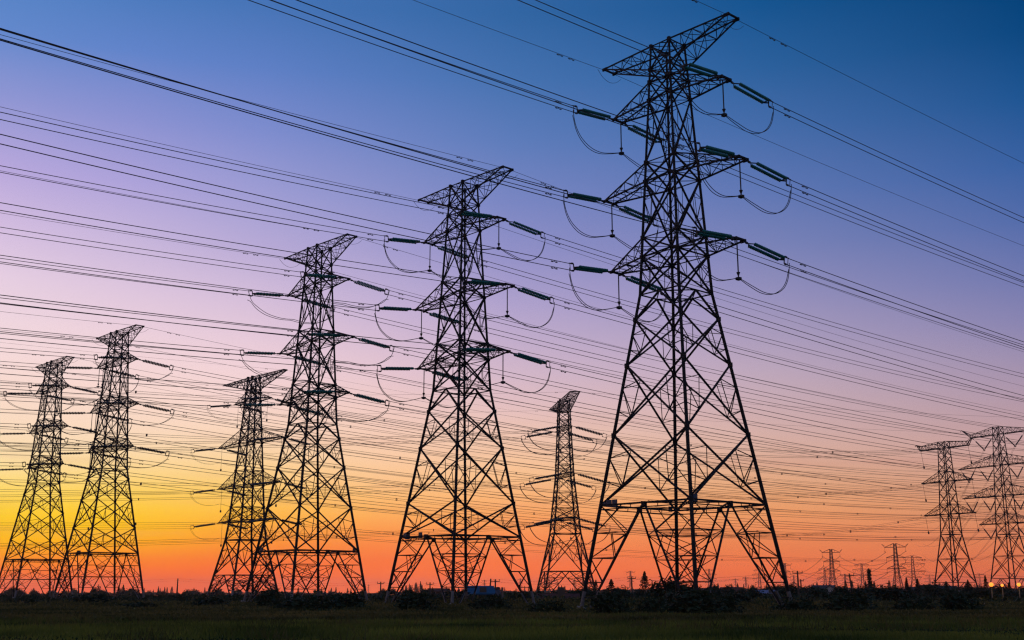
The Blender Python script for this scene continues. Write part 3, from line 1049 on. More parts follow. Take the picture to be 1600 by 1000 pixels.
def vstring_tower():
    root = hooked_tower('lattice_tower', 'stout tower with V shaped insulators, cut by the right edge', T9[1], T9[2], T9[3],
                        [(0, 5.6), (20.7, 2.65), (45, 1.75), (58.8, 1.18)], [20.7, 13.2, 5.5], 5.5,
                        (56.0, 58.7, 11.6, 57.0, 15.6, 59.2), [(45.0, 49.0, 18.0, 8), (34.2, 38.2, 17.4, 8), (24.5, 28.0, 11.2, 5)], 1.6, 'towers near the right edge')
    dx = Vector((math.cos(T9[3]), math.sin(T9[3]), 0))
    c = Vector((T9[1], T9[2], 0))
    n = 0
    for sx_ in (-1, 1):
        for zb, xs, nm in ((56.0, ((1.8, 11.2),), 'top'), (45.0, ((10.8, 17.8), (2.6, 9.8)), 'second'), (34.2, ((10.4, 17.2), (2.9, 9.6)), 'third'), (24.5, ((3.3, 10.9),), 'bottom')):
            for j, (xa, xb) in enumerate(xs):
                apex = Vector((sx_ * (xa + xb) / 2, 0, zb - 4.9))
                wh = '' if len(xs) == 1 else (' outer', ' inner')[j]
                o = thing('hanging_insulator', 'V shaped%s insulator pair under the %s %s arm of the V string tower' % (wh, nm, 'left' if sx_ < 0 else 'right'), 'insulator', c, T9[3], 'V shaped insulators')
                for q in (xa, xb):
                    p = Vector((sx_ * q, 0, zb - .05))
                    mb = MB()
                    mb.tube([p, p.lerp(apex, .3)], .05, 5)
                    ss, rr = [], []
                    for k in range(12):
                        f0 = .3 + .68 * k / 12
                        ss += [p.lerp(apex, f0), p.lerp(apex, f0 + .03)]
                        rr += [.14, .27]
                    mb.tube(ss, rr, 6)
                    mb.build('insulator_string', M['dark_ins'], o)
                MB().box(apex - Vector((0, 0, .15)), (.5, .5, .3)).build('clamp', M['rod'], o)
                aw = c + dx * apex.x + Vector((0, 0, apex.z))
                far = at(1425 + 14 * sx_ + (xb - 10) * 1.0 * sx_, 868 + (58 - zb) * .9, 1400)
                S = Vector((far.x - aw.x, far.y - aw.y, 0))
                u = S.normalized()
                S = S.length / 2.0
                pts = wire_pts(aw, u, -.085, (.085 * S + (far.z - aw.z) / 2) / S / S, 0, S, 26)
                span('wires receding from the%s %s %s V string of the V string tower' % (wh, nm, 'left' if sx_ < 0 else 'right'), pts, [(-.2, 0), (.2, 0)], .03, 'receding conductor spans', nseg=4, spacers=0)


vstring_tower()


# ------------------------------------------------------------------ distant pylons on the horizon
def far_pylon_mesh(kind):
    """small lattice pylon, one mesh: unit design 50 m tall"""
    mb = MB()
    L = Lattice([(0, 5.0), (18, 2.3), (50, 1.1)])
    for i in range(4):
        mb.tube([L.c(i, z) for z in (0, 18, 50)], [.42, .36, .28], 4)
    zs = [0, 7, 13, 18, 22, 26, 30, 34, 38, 42, 46, 50]
    for a, b in zip(zs[:-1], zs[1:]):
        L.xpanel(mb, b, a, .15)
    for sx_ in (-1, 1):
        if kind == 'hook':
            arms = ((46, 50, 11), (35, 38, 10), (24, 27, 10))
        else:
            arms = ((47, 50, 13), (38, 41, 17), (28, 31, 17), (19.5, 22, 11))
        for zb, zt, a in arms:
            for sy in (-1, 1):
                mb.bar((sx_ * L.w(zb), sy * L.w(zb), zb), (sx_ * a, 0, zb), .34)
                mb.bar((sx_ * L.w(zt), sy * L.w(zt), zt), (sx_ * a, 0, zb + .2), .22)
            for q in (.33, .66):
                mb.bar((sx_ * lerp(1.5, a, q), 0, zb), (sx_ * lerp(1.5, a, q), 0, lerp(zt, zb, q)), .1)
            if kind == 'hook':
                mb.bar((sx_ * a, 0, zb), (sx_ * a, 0, zb - 4.5), .10)
                mb.box((sx_ * a, 0, zb - 4.6), (.6, .6, 1.0))
            else:
                for q0 in ((a - 7, a), (2.3, a - 8)) if a > 14 else ((a - 8, a),):
                    mb.bar((sx_ * q0[0], 0, zb), (sx_ * (q0[0] + q0[1]) / 2, 0, zb - 4.6), .17)
                    mb.bar((sx_ * q0[1], 0, zb), (sx_ * (q0[0] + q0[1]) / 2, 0, zb - 4.6), .17)
        if kind == 'hook':
            mb.bar((sx_ * 11, 0, 46), (sx_ * 14, 0, 49.5), .2)
            mb.bar((sx_ * 11, 0, 47.5), (sx_ * 14, 0, 49.5), .15)
    return mb.mesh('distant_pylon', M['steel'])


FAR = {'hook': far_pylon_mesh('hook'), 'vee': far_pylon_mesh('vee')}
far_list = [  # pixel column, pixel row of the top, distance, kind, label
    (1298, 858, 1250, 'hook', 'distant hooked arm pylon above the pointed trees, right of a utility pole'),
    (1398, 849, 1080, 'hook', 'largest distant hooked arm pylon, on the horizon left of the hooked arm tower'),
    (1425, 868, 1500, 'vee', 'distant pylon with several V hung arms just right of the largest distant one'),
    (1346, 880, 1900, 'vee', 'small distant pylon midway between the two larger distant hooked pylons'),
    (1288, 887, 2100, 'vee', 'faint distant pylon half hidden behind a hooked one on the horizon'),
    (1226, 880, 1900, 'hook', 'distant pylon seen through the right foot of the tallest tower'),
    (1186, 889, 2300, 'vee', 'faint distant pylon inside the right leg of the tallest tower'),
    (1240, 899, 2900, 'hook', 'tiny pylon just right of the foot of the tallest tower'),
    (1149, 904, 3300, 'hook', 'tiny pylon above the trees between the feet of the tallest tower'),
    (1108, 889, 2300, 'vee', 'faint distant pylon behind the centre leg of the tallest tower'),
    (985, 892, 2300, 'hook', 'faint distant pylon left of the tall pointed conifer'),
    (757, 906, 3300, 'hook', 'tiny pylon on the horizon near the leaning pole with a transformer'),
    (813, 904, 3200, 'hook', 'tiny pylon seen under the right foot of the second tallest tower'),
    (576, 914, 4200, 'hook', 'tiny pylon beside the right foot of the third tallest tower'),
    (1530, 896, 2500, 'vee', 'faint pylon seen between the two towers at the right edge'),
    (1165, 901, 2800, 'hook', 'tiny pylon inside the right foot of the tallest tower, left of the faint one'),
    (1320, 897, 2600, 'hook', 'tiny pylon just left of the leaning pole with two crossarms'),
    (1452, 898, 2700, 'vee', 'tiny pylon just left of the hooked arm tower base'),
    (898, 907, 3300, 'hook', 'tiny pylon behind the right legs of the narrow tower'),
    (726, 908, 3400, 'hook', 'tiny pylon beside the centre legs of the second tallest tower'),
    (426, 911, 3900, 'hook', 'tiny pylon seen between the legs of the third tallest tower'),
]
FP = []
for px, py, D, kind, label in far_list:
    P = at(px, py, D)
    o = put('distant_pylon', FAR[kind])
    zg = float(gz(P.x, D))
    o.location = (P.x, D, zg)
    s_ = (P.z - zg) / 50.0
    o.scale = (s_, s_, s_)
    o.rotation_euler = (0, 0, R(-35 if kind == 'hook' else -25))
    tag(o, label, 'power tower', 'distant pylons on the horizon')
    FP.append((o, s_))


def far_wire(i, j, za, xa, label, sag):
    (A, sa), (B, sb) = FP[i], FP[j]
    ra, rb = A.rotation_euler.z, B.rotation_euler.z
    p = Vector(A.location) + Vector((math.cos(ra) * xa * sa, math.sin(ra) * xa * sa, za * sa))
    q = Vector(B.location) + Vector((math.cos(rb) * xa * sb, math.sin(rb) * xa * sb, za * sb))
    pts = []
    for k in range(17):
        t = k / 16
        v_ = p.lerp(q, t)
        v_.z -= sag * 4 * t * (1 - t)
        pts.append(v_)
    span(label, pts, [(0, 0)], .16, 'far conductor spans', nseg=4, name='conductor')


for xa, sd in ((-10, 'left'), (10, 'right')):
    for za, nm in ((41, 'top'), (30, 'middle'), (19, 'bottom')):
        far_wire(1, 0, za, xa, 'far wire between the two larger distant pylons, %s %s arms' % (nm, sd), 11)
        far_wire(0, 5, za, xa, 'far wire from hooked pylon to tallest tower foot, %s %s arms' % (nm, sd), 13)
for i, j, nm in ((3, 4, 'small pylon and the half hidden pylon'), (5, 10, 'tallest tower foot pylon and conifer pylon'), (2, 3, 'V armed pylon and its small neighbour')):
    for xa, sd in ((-12, 'left'), (12, 'right')):
        far_wire(i, j, 33, xa, 'far wire between %s, %s arms' % (nm, sd), 12)

# ------------------------------------------------------------------ utility poles and their wires
PM = {}


def utility_pole(px, ptop, Y, label, lean=0.0, arm=1.6, transformer=False, ivy=False, second=False):
    P = at(px, ptop, Y)
    h = P.z
    o = thing('utility_pole', label, 'utility pole', (P.x - math.sin(lean) * h, Y, 0), 0, 'utility poles')
    o.rotation_euler = (0, lean, R(random.uniform(-20, 20)))
    MB().tube([(0, 0, -.3), (0, 0, h)], [.19, .12], 8).build('pole', M['wood'], o)
    if arm:
        mb = MB().box((0, 0, h - .35), (arm, .12, .14))
        ca = mb.build('crossarm', M['wood'], o)
        mb = MB()
        for q in (-.46, 0, .46):
            mb.tube([(q * arm, 0, h - .28), (q * arm, 0, h - .05), (q * arm, 0, h + .02)], [.03, .07, .05], 6)
        mb.build('insulator_pin', M['dark_ins'], ca)
        if second:
            MB().box((0, 0, h - 1.5), (arm * .8, .12, .12)).build('crossarm', M['wood'], o)
    if transformer:
        MB().tube([(.45, 0, h - 2.6), (.45, 0, h - 2.5), (.45, 0, h - 1.4), (.45, 0, h - 1.3)], [.25, .36, .36, .2], 10).build('transformer', M['rod'], o)
    if ivy:
        n = 420
        zz = RNG.uniform(0, h * .95, n)
        an = RNG.uniform(0, 6.28, n)
        rr = RNG.uniform(.1, .5, n) * (1.15 - .6 * zz / h)
        put('ivy', leaf_mesh('ivy', M['leaf'], np.c_[rr * np.cos(an), rr * np.sin(an), zz], .22), o)
    return Vector((o.location.x + math.sin(lean) * h, Y, h * math.cos(lean) - .1))


poles = {}
for key, px, pt, Y, label, kw in [
    ('a', 278, 904, 260, 'thin bare pole standing alone near the left tree line', dict(arm=0)),
    ('b', 595, 909, 250, 'utility pole left of the second tallest tower near its foot', dict()),
    ('c', 672, 910, 240, 'utility pole beside the cluster of pointed trees', dict()),
    ('d', 767, 904, 210, 'slightly leaning pole next to the transformer pole', dict(lean=R(4), arm=0)),
    ('e', 774, 905, 205, 'utility pole with a transformer behind the blue roofed shed', dict(transformer=True, second=True)),
    ('f', 987, 901, 230, 'utility pole left of the tall pointed conifer', dict()),
    ('g', 1246, 892, 190, 'utility pole with a crossarm right of the tallest tower foot', dict()),
    ('h', 1251, 905, 240, 'shorter utility pole beside the one with a crossarm', dict(arm=1.2)),
    ('i', 1327, 896, 200, 'leaning utility pole with two crossarms near the right houses', dict(lean=R(-5), second=True)),
    ('j', 1357, 888, 190, 'thick leaning pole overgrown with ivy', dict(lean=R(-3), arm=0, ivy=True)),
]:
    poles[key] = utility_pole(px, pt, Y, label, **kw)


def pole_wire(p, q, sag, label):
    pts = []
    for k in range(15):
        t = k / 14
        v_ = p.lerp(q, t)
        v_.z -= sag * 4 * t * (1 - t)
        pts.append(v_)
    span(label, pts, [(0, -.35), (0, .1)], .018, 'low distribution wires', nseg=4, name='distribution_wire')


for a, b, lb in (('a', 'b', 'low wires between the bare left pole and the next utility pole'), ('b', 'c', 'low wires between the two poles around the second tallest tower'),
                 ('c', 'e', 'low wires between the pointed trees pole and the transformer pole'), ('e', 'f', 'low wires between the transformer pole and the conifer pole'),
                 ('f', 'g', 'low wires from the conifer pole to the pole right of the tallest tower'), ('g', 'i', 'low wires between the crossarm pole and the leaning pole'),
                 ('i', 'j', 'low wires between the leaning pole and the ivy pole')):
    pole_wire(poles[a], poles[b], .7, lb)
q = poles['j']
pole_wire(q, Vector((q.x + 90, q.y + 20, q.z - 1.5)), .9, 'low wires running right from the ivy pole')
q = poles['a']
pole_wire(q, Vector((q.x - 60, q.y + 10, q.z - .5)), .7, 'low wires running left from the thin bare pole')

# ------------------------------------------------------------------ ground
mb = MB()
angs = np.radians(np.r_[np.arange(-60, 61, 3), 80, 100, 130, 160, 180, 200, 230, 260, 280])
rads = [8, 20, 40, 80, 120, 180, 260, 340, 420, 520, 650, 850, 1100, 1500, 2100, 3000, 4500, 7500]
V = [(0, 0, 0)]
for r_ in rads:
    for a in angs:
        x_, y_ = r_ * math.sin(a), r_ * math.cos(a)
        V.append((x_, y_, float(gz(x_, y_))))
n = len(angs)
F = []
for j in range(len(rads) - 1):
    for i in range(n):
        i2 = (i + 1) % n
        F.append((1 + j * n + i, 1 + (j + 1) * n + i, 1 + (j + 1) * n + i2, 1 + j * n + i2))
for i in range(n):
    F.append((0, 1 + i, 1 + (i + 1) % n, 1 + (i + 1) % n))
F3 = [f for f in F[-n:]]
gm = bpy.data.meshes.new('ground')
gm.from_pydata(V, [], [f[::-1] for f in F[:-n]] + [f[:3][::-1] for f in F3])
gm.materials.append(ground_mat())
gm.update()
g = put('ground', gm)
tag(g, None, None, None, 'structure')


def fbm(x, y, seed=0):
    out = np.zeros_like(x)
    rs_ = np.random.default_rng(seed)
    amp = 1.0
    for o in range(5):
        for k in range(3):
            a = rs_.uniform(0, 6.28)
            f_ = 2 ** o * rs_.uniform(.7, 1.3)
            out += amp * np.sin((x * math.cos(a) + y * math.sin(a)) * f_ + rs_.uniform(0, 6.28)) / 3
        amp *= .62
    return out


def blades(name, m, P, H, wid, lean=.5):
    n = len(P)
    a = RNG.uniform(0, 2 * np.pi, n)
    d = np.c_[np.cos(a), np.sin(a), np.zeros(n)]
    ln = RNG.normal(size=(n, 2)) * lean
    tip = P + np.c_[ln * H[:, None], H]
    V = np.stack([P - d * wid[:, None], P + d * wid[:, None], tip], 1).reshape(-1, 3)
    return raw_mesh(name, m, V, np.arange(3 * n).reshape(n, 3))


def scatter(n, y0, y1, bias=1.0, margin=1.12):
    y_ = y0 + (y1 - y0) * RNG.uniform(0, 1, n) ** bias
    x_ = RNG.uniform(-1, 1, n) * y_ * .48 * margin
    return x_, y_


# short field grass in the foreground
x_, y_ = scatter(150000, 30, 72, 1.1)
f_ = fbm(x_ * .16, y_ * .5, 3)
band = fbm(x_ * .035, y_ * .42 + 1.5 * np.sin(x_ * .05), 14)
keep = RNG.uniform(0, 1, len(x_)) < np.clip(.62 + .42 * band + .25 * f_, .10, 1)
x_, y_, f_ = x_[keep], y_[keep], f_[keep]
g_ = fbm(x_ * .8, y_ * .9, 5)
H = np.clip(.14 + .07 * f_ + .05 * g_ + .05 * band[keep], .04, .55) * RNG.uniform(.6, 1.6, len(x_))
o = put('grass', blades('grass', M['grass'], np.c_[x_, y_, np.zeros_like(x_)], H, np.full(len(x_), .022) * RNG.uniform(.7, 1.6, len(x_)), .35))
tag(o, 'short dark green grass covering the foreground field', 'grass', None, 'stuff')

# rougher tufts standing in the field
cx = RNG.uniform(-1, 1, 420) * 36
cy = 33 + 31 * RNG.uniform(0, 1, 420) ** .8
ok = fbm(cx * .08, cy * .35, 44) > -.1
cx, cy = cx[ok], cy[ok]
n = 42
sz = np.repeat(RNG.uniform(.15, .55, len(cx)), n)
px_ = np.repeat(cx, n) + RNG.normal(size=len(sz)) * sz * 1.3
py_ = np.repeat(cy, n) + RNG.normal(size=len(sz)) * sz * .6
o = put('tufts', blades('tufts', M['dry'], np.c_[px_, py_, np.zeros_like(px_)], sz * RNG.uniform(.4, 1.15, len(sz)), np.full(len(sz), .02), .45))
tag(o, 'rough weed tufts scattered over the foreground field', 'weeds', None, 'stuff')
w = thing('weed_plant', 'small pale leaved weed at the bottom left corner of the field', 'plant', (-16.6, 37.2, 0))
pp = np.c_[RNG.normal(size=46) * .17, RNG.normal(size=46) * .12, .10 + RNG.uniform(0, .42, 46)]
put('leaf_cluster', leaf_mesh('leaf_cluster', M['pale_leaf'], pp, .075), w)
mbw = MB()
for k in range(5):
    mbw.tube([(0, 0, 0), (.1 * math.cos(k * 1.3), .08 * math.sin(k * 1.3), .25), (.2 * math.cos(k * 1.3), .15 * math.sin(k * 1.3), .48)], [.012, .009, .004], 5)
mbw.build('stem', M['pale_leaf'], w)

# tall weeds in the band under the towers
x_, y_ = scatter(120000, 63, 150, 1.5)
f_ = fbm(x_ * .10, y_ * .16, 8)
edge = np.clip((y_ - 64) / 60.0, .38, 1)
H = np.clip(.40 + .28 * f_, .10, 1.0) * edge * np.where(x_ / y_ < -.16, .75, 1.0) * RNG.uniform(.6, 1.35, len(x_))
keep = RNG.uniform(0, 1, len(x_)) < np.clip(.75 + .3 * f_, .15, 1)
x_, y_, H = x_[keep], y_[keep], H[keep]
zz = H * RNG.uniform(.15, 1.0, len(x_))
o = put('weeds', leaf_mesh('weeds', M['dry'], np.c_[x_, y_, zz], .17, up=1.0))
tag(o, 'tangled tall weeds around the tower feet', 'weeds', None, 'stuff')
sel = RNG.uniform(0, 1, len(x_)) < .5
o = put('tall_grass', blades('tall_grass', M['leaf'], np.c_[x_[sel], y_[sel], np.zeros(sel.sum())], H[sel] * 1.1, np.full(sel.sum(), .05), .25))
tag(o, 'tall dark grass stems among the weeds', 'grass', None, 'stuff')
# flowering weeds
fx, fy = [], []
for cx, cy, s_, n in ((2.5, 70, 1.2, 45), (5, 70, 2.0, 30), (34, 84, 6, 60), (28, 80, 5, 40), (-21, 66, 2, 20), (-30, 66, 1, 14), (22, 88, 4, 30)):
    fx += list(RNG.normal(cx, s_, n))
    fy += list(RNG.normal(cy, 1.5, n))
fz = RNG.uniform(.35, .95, len(fx))
o = put('yellow_flowers', leaf_mesh('yellow_flowers', M['yellow'], np.c_[fx, fy, fz], .045))
tag(o, 'scattered yellow flower heads among the weeds', 'flowers', None, 'stuff')
n = 170
fx = np.r_[RNG.uniform(19, 34, n), RNG.uniform(42, 68, n)]
fy = np.r_[RNG.uniform(112, 122, n), RNG.uniform(112, 124, n)]
o = put('white_flowers', leaf_mesh('white_flowers', M['white'], np.c_[fx, fy, RNG.uniform(.05, .28, 2 * n) + .02], .07))
tag(o, 'row of small white flowers at the far edge of the field', 'flowers', None, 'stuff')


# ------------------------------------------------------------------ shrubs
def blob_pts(n, rx, ry, rz, clumps):
    cs = RNG.normal(size=(clumps, 3))
    cs /= np.linalg.norm(cs, axis=1)[:, None]
    cs *= RNG.uniform(.35, .85, clumps)[:, None]
    cs[:, 2] = np.abs(cs[:, 2])
    k = RNG.integers(0, clumps, n)
    p = cs[k] + RNG.normal(size=(n, 3)) * .19
    p[:, 2] = np.abs(p[:, 2])
    return p * np.array([rx, ry, rz])


def shrub_proto(n=1500):
    o = thing('shrub', 'x', 'shrub')
    put('crown', leaf_mesh('crown', M['leaf'], blob_pts(n, 1, 1, 1, 16) + np.array([0, 0, .05]), .10), o)
    mb = MB()
    for k in range(6):
        a = k * 1.05
        mb.tube([(0, 0, 0), (.25 * math.cos(a), .25 * math.sin(a), .4), (.55 * math.cos(a), .55 * math.sin(a), .75)], [.04, .025, .01], 5)
    mb.build('stem', M['bark'], o)
    return o


SH = [shrub_proto() for _ in range(3)]
first = [True] * 3
for i, (px, D, w_, h_, label) in enumerate([
    (1085, 74, 4.6, 1.45, 'broad dark shrub in front of the centre foot of the tallest tower'),
    (1130, 77, 3.2, 1.2, 'dark shrub just right of the centre foot of the tallest tower'),
    (1020, 80, 3.0, 1.35, 'shrub left of the centre foot of the tallest tower'),
    (955, 76, 3.4, 1.25, 'shrub right of the left foot of the tallest tower'),
    (1330, 84, 4.2, 1.3, 'low shrub well right of the tallest tower'),
    (1420, 92, 3.6, 1.15, 'low shrub in front of the white gabled house'),
    (1500, 90, 4.0, 1.2, 'low shrub in front of the hooked arm tower'),
    (545, 96, 4.0, 1.35, 'dark shrub beneath the right leg of the third tallest tower'),
    (470, 92, 5.0, 1.35, 'broad dark shrub beneath the middle of the third tallest tower'),
    (425, 98, 3.2, 1.5, 'dark shrub under the left leg of the third tallest tower'),
    (335, 118, 4.2, 1.35, 'dark shrub at the left foot of the wide armed tower'),
    (215, 96, 4.4, 1.2, 'dark shrub right of the taller far left tower'),
    (150, 128, 5.5, 1.7, 'dark shrub between the legs of the taller far left tower'),
    (50, 126, 4.6, 1.2, 'shrub under the leftmost tower'),
    (850, 84, 3.2, 1.0, 'shrub between the two tallest towers in front of a brown roof'),
    (650, 92, 4.2, 1.25, 'shrub under the left half of the second tallest tower'),
    (770, 96, 4.0, 1.1, 'shrub in front of the blue roofed shed'),
    (1240, 88, 3.6, 1.15, 'shrub at the right foot of the tallest tower'),
]):
    k = i % 3
    o = SH[k] if first[k] else copy_tree(SH[k])
    first[k] = False
    P = at(px, 900, D)
    o.location = (P.x, D, -.05)
    h_ *= .62 if px < 400 else 1.0
    o.scale = (w_ * .5, w_ * .38, h_)
    o.rotation_euler = (0, 0, random.uniform(-.5, .5))
    tag(o, label, 'shrub', 'shrubs under the towers')


# ------------------------------------------------------------------ trees
def conifer_proto(slim, n=1500):
    o = thing('conifer', 'x', 'tree')
    t = RNG.uniform(0, 1, n) ** .8
    tiers = np.sin(t * 42 + RNG.uniform(0, .8, n)) * .22
    prof = (1 - t) ** .85 * (1 + tiers) + .02
    ang = RNG.uniform(0, 6.28, n)
    lob = 1 + .28 * np.sin(ang * 3 + t * 9) + .2 * np.sin(ang * 5 - t * 14)
    r_ = prof * lob * RNG.uniform(.25, 1, n) ** .6 * slim
    put('crown', leaf_mesh('crown', M['conifer'], np.c_[r_ * np.cos(ang), r_ * np.sin(ang), .08 + t * .92], .028), o)
    MB().tube([(0, 0, -.02), (0, 0, .5), (0, 0, .97)], [.022, .014, .003], 6).build('trunk', M['bark'], o)
    return o


def round_proto(n=2600):
    o = thing('round_tree', 'x', 'tree')
    p = blob_pts(n, .52, .52, .62, 22)
    p[:, :2] *= .5 / np.percentile(np.abs(p[:, :2]), 98)
    p[:, 2] = .12 + .88 * (p[:, 2] / np.percentile(p[:, 2], 99.5))
    put('crown', leaf_mesh('crown', M['leaf'], p, .07), o)
    mb = MB().tube([(0, 0, -.03), (0, 0, .25), (.02, 0, .5)], [.04, .03, .015], 6)
    for k in range(4):
        a = k * 1.6
        mb.tube([(0, 0, .25), (.2 * math.cos(a), .2 * math.sin(a), .55)], [.02, .006], 5)
    mb.build('trunk', M['bark'], o)
    return o


PR = {'slim': [conifer_proto(.13, 900), conifer_proto(.16, 900)], 'wide': [conifer_proto(.27), conifer_proto(.32)], 'round': [round_proto(), round_proto(), round_proto()]}
used = {k: [True] * len(v_) for k, v_ in PR.items()}


def tree(kind, px, ptop, Y, wide, label, group):
    k = random.randrange(len(PR[kind]))
    o = PR[kind][k] if used[kind][k] else copy_tree(PR[kind][k])
    used[kind][k] = False
    P = at(px, ptop, Y)
    o.name = {'slim': 'pointed_tree', 'wide': 'conifer', 'round': 'round_tree'}[kind]
    zg = float(gz(P.x, Y))
    o.location = (P.x, Y, zg)
    h = max(1.2, P.z - zg)
    o.scale = (h * wide, h * wide, h)
    o.rotation_euler = (0, 0, random.uniform(0, 6.28))
    tag(o, label, 'tree', group)


named = [
    ('wide', 1007, 893, 190, 1.05, 'tall pointed conifer standing between the legs of the tallest tower'),
    ('wide', 955, 905, 210, 1.3, 'ragged conifer at the left foot of the tallest tower'),
    ('wide', 931, 906, 240, .8, 'small pointed conifer just left of the tallest tower foot'),
    ('slim', 1019, 908, 230, 1.0, 'small slim tree right of the tall pointed conifer'),
    ('round', 1045, 904, 150, 1.75, 'big dome shaped tree behind the centre legs of the tallest tower'),
    ('round', 1150, 925, 130, 2.2, 'low wide tree behind the right leg of the tallest tower'),
    ('round', 1272, 918, 170, 1.6, 'round tree between the crossarm pole and the roofs'),
    ('round', 1388, 916, 150, 2.4, 'wide dark tree in front of the pointed trees near the white gable'),
    ('slim', 1416, 903, 260, 1.5, 'left one of two thick pointed trees behind the white gabled house'),
    ('slim', 1433, 904, 260, 1.6, 'right one of two thick pointed trees behind the white gabled house'),
    ('round', 1460, 911, 240, 1.4, 'round tree left of the hooked arm tower base'),
    ('wide', 1478, 908, 230, .9, 'bushy tree inside the base of the hooked arm tower'),
    ('wide', 1512, 906, 230, 1.0, 'conifer at the right base of the hooked arm tower'),
    ('slim', 1539, 899, 240, 1.2, 'slender cypress beside the first lit lamp'),
    ('slim', 1576, 910, 220, 1.4, 'dark pointed tree between the lit lamps'),
    ('round', 1580, 923, 190, 2.4, 'dark tree below the lit lamps'),
    ('round', 1240, 911, 230, 1.0, 'tree directly behind the right foot of the tallest tower'),
    ('wide', 466, 917, 150, .5, 'small tufted palm like tree against the third tallest tower centre leg'),
    ('round', 294, 921.5, 700, 1.8, 'dark dome shaped tree in the gap right of the taller far left tower'),
    ('round', 342, 919.5, 700, 1.7, 'dark dome shaped tree between the wide armed tower legs'),
    ('round', 418, 922, 700, 1.8, 'low dark tree under the wide armed tower right leg'),
    ('round', 600, 920, 600, 1.9, 'dark tree at the left foot of the second tallest tower'),
    ('round', 22, 917.5, 700, 1.5, 'rounded tree at the left picture edge'),
    ('round', 55, 923, 680, 1.6, 'rounded tree under the leftmost tower'),
    ('round', 80, 923.5, 660, 1.5, 'rounded tree between the two far left towers'),
    ('slim', 53, 918, 900, 1.6, 'small pointed tree above the trees under the leftmost tower'),
    ('round', 153, 916.5, 700, 1.2, 'tree between the middle legs of the taller far left tower'),
    ('slim', 186, 915.5, 720, 1.9, 'pointed tree touching the right middle leg of the taller far left tower'),
    ('slim', 193, 913.5, 720, 1.6, 'pointed tree inside the right leg of the taller far left tower'),
    ('round', 208, 918.5, 700, 1.5, 'bushy tree at the right leg of the taller far left tower'),
    ('slim', 248, 921, 900, 2.2, 'pointed tree left of the thin bare pole'),
    ('round', 805, 924, 190, 1.6, 'dark tree right of the blue roofed shed'),
    ('round', 710, 922, 160, 2.4, 'dark wide tree behind the second tallest tower'),
    ('round', 830, 924, 200, 1.6, 'dark tree at the right foot of the second tallest tower'),
    ('round', 662, 923, 240, 1.6, 'dark bushy tree left of the dark house with a reddish roof'),
    ('round', 728, 924, 200, 1.6, 'dark bushy tree against the left end of the blue roofed shed'),
    ('round', 900, 922, 190, 1.9, 'dark bushy tree at the right end of the red brown roof'),
    ('round', 925, 919, 190, 1.5, 'dark bushy tree behind the left foot of the tallest tower'),
    ('round', 975, 918, 200, 1.5, 'dark bushy tree between the ragged conifer and the tall pointed conifer'),
    ('round', 1072, 917, 220, 1.6, 'dark bushy tree right of the big dome shaped tree'),
    ('round', 1110, 919, 210, 1.7, 'dark bushy tree before the stepped dark roof'),
    ('round', 1175, 920, 190, 1.9, 'dark bushy tree left of the pale violet roof'),
    ('round', 1222, 919, 190, 1.7, 'dark bushy tree right of the pale violet roof'),
    ('round', 1312, 917, 200, 1.7, 'dark bushy tree left of the leaning utility pole'),
    ('round', 1345, 917, 200, 1.8, 'dark bushy tree at the foot of the ivy pole'),
    ('round', 1490, 919, 190, 1.7, 'dark bushy tree in front of the grey house'),
    ('round', 1530, 919, 190, 1.8, 'dark bushy tree right of the steep pale roof'),
    ('wide', 676, 917, 260, .8, 'tree behind the utility pole by the pointed cluster'),
]
for kind, px, pt, Y, wd, label in named:
    tree(kind, px, pt, Y, wd, label, 'trees near the towers')
rows = [   # rows of small pointed trees along the horizon: start column, end column, count, top row, label
    (628, 662, 11, 911, 'pointed tree of the dense cluster left of the pointed trees pole'),
    (800, 860, 8, 917, 'small pointed tree of the row between the two tallest towers'),
    (868, 925, 9, 917, 'small pointed tree of the row behind the narrow tower'),
    (1100, 1235, 15, 914, 'small pointed tree of the row behind the right foot of the tallest tower'),
    (1262, 1300, 6, 909, 'small pointed tree of the group left of the leaning pole'),
    (1318, 1390, 8, 909, 'small pointed tree of the group around the ivy pole'),
    (225, 278, 9, 919, 'small pointed tree of the row left of the thin bare pole'),
    (285, 330, 7, 920, 'small pointed tree of the row left of the wide armed tower'),
    (500, 560, 8, 918, 'small pointed tree of the row behind the third tallest tower right leg'),
    (690, 790, 10, 918, 'small pointed tree of the row behind the second tallest tower'),
]
hedge = [
    (1060, 1330, 15, 917, 340, 'dark rounded tree of the belt behind the right foot of the tallest tower'),
    (1330, 1600, 14, 917, 330, 'dark rounded tree of the belt around the houses at the right'),
    (560, 800, 10, 922, 420, 'dark rounded tree of the belt behind the second tallest tower'),
    (800, 1000, 9, 921, 380, 'dark rounded tree of the belt behind the narrow tower'),
    (0, 260, 12, 923, 900, 'dark rounded tree of the belt behind the far left towers'),
    (260, 560, 12, 924.5, 900, 'dark rounded tree of the belt behind the wide armed tower'),
]
for a, b, n, pt, Y, label in hedge:
    for k in range(n):
        tree('round', lerp(a, b, (k + random.uniform(.1, .9)) / n), pt + random.uniform(-3.5, 2.5), Y * random.uniform(.85, 1.15), random.uniform(1.0, 2.2), label, label.replace('dark rounded tree of', 'dark rounded trees of'))
for a, b, n, pt, label in rows:
    for k in range(n):
        tree('slim', lerp(a, b, (k + random.uniform(.1, .9)) / n), pt + random.uniform(-3, 5), random.uniform(1250, 1500) if b < 900 else random.uniform(520, 760), random.uniform(.9, 1.7), label, label.replace('small pointed tree', 'pointed trees').replace('pointed tree of', 'pointed trees of'))

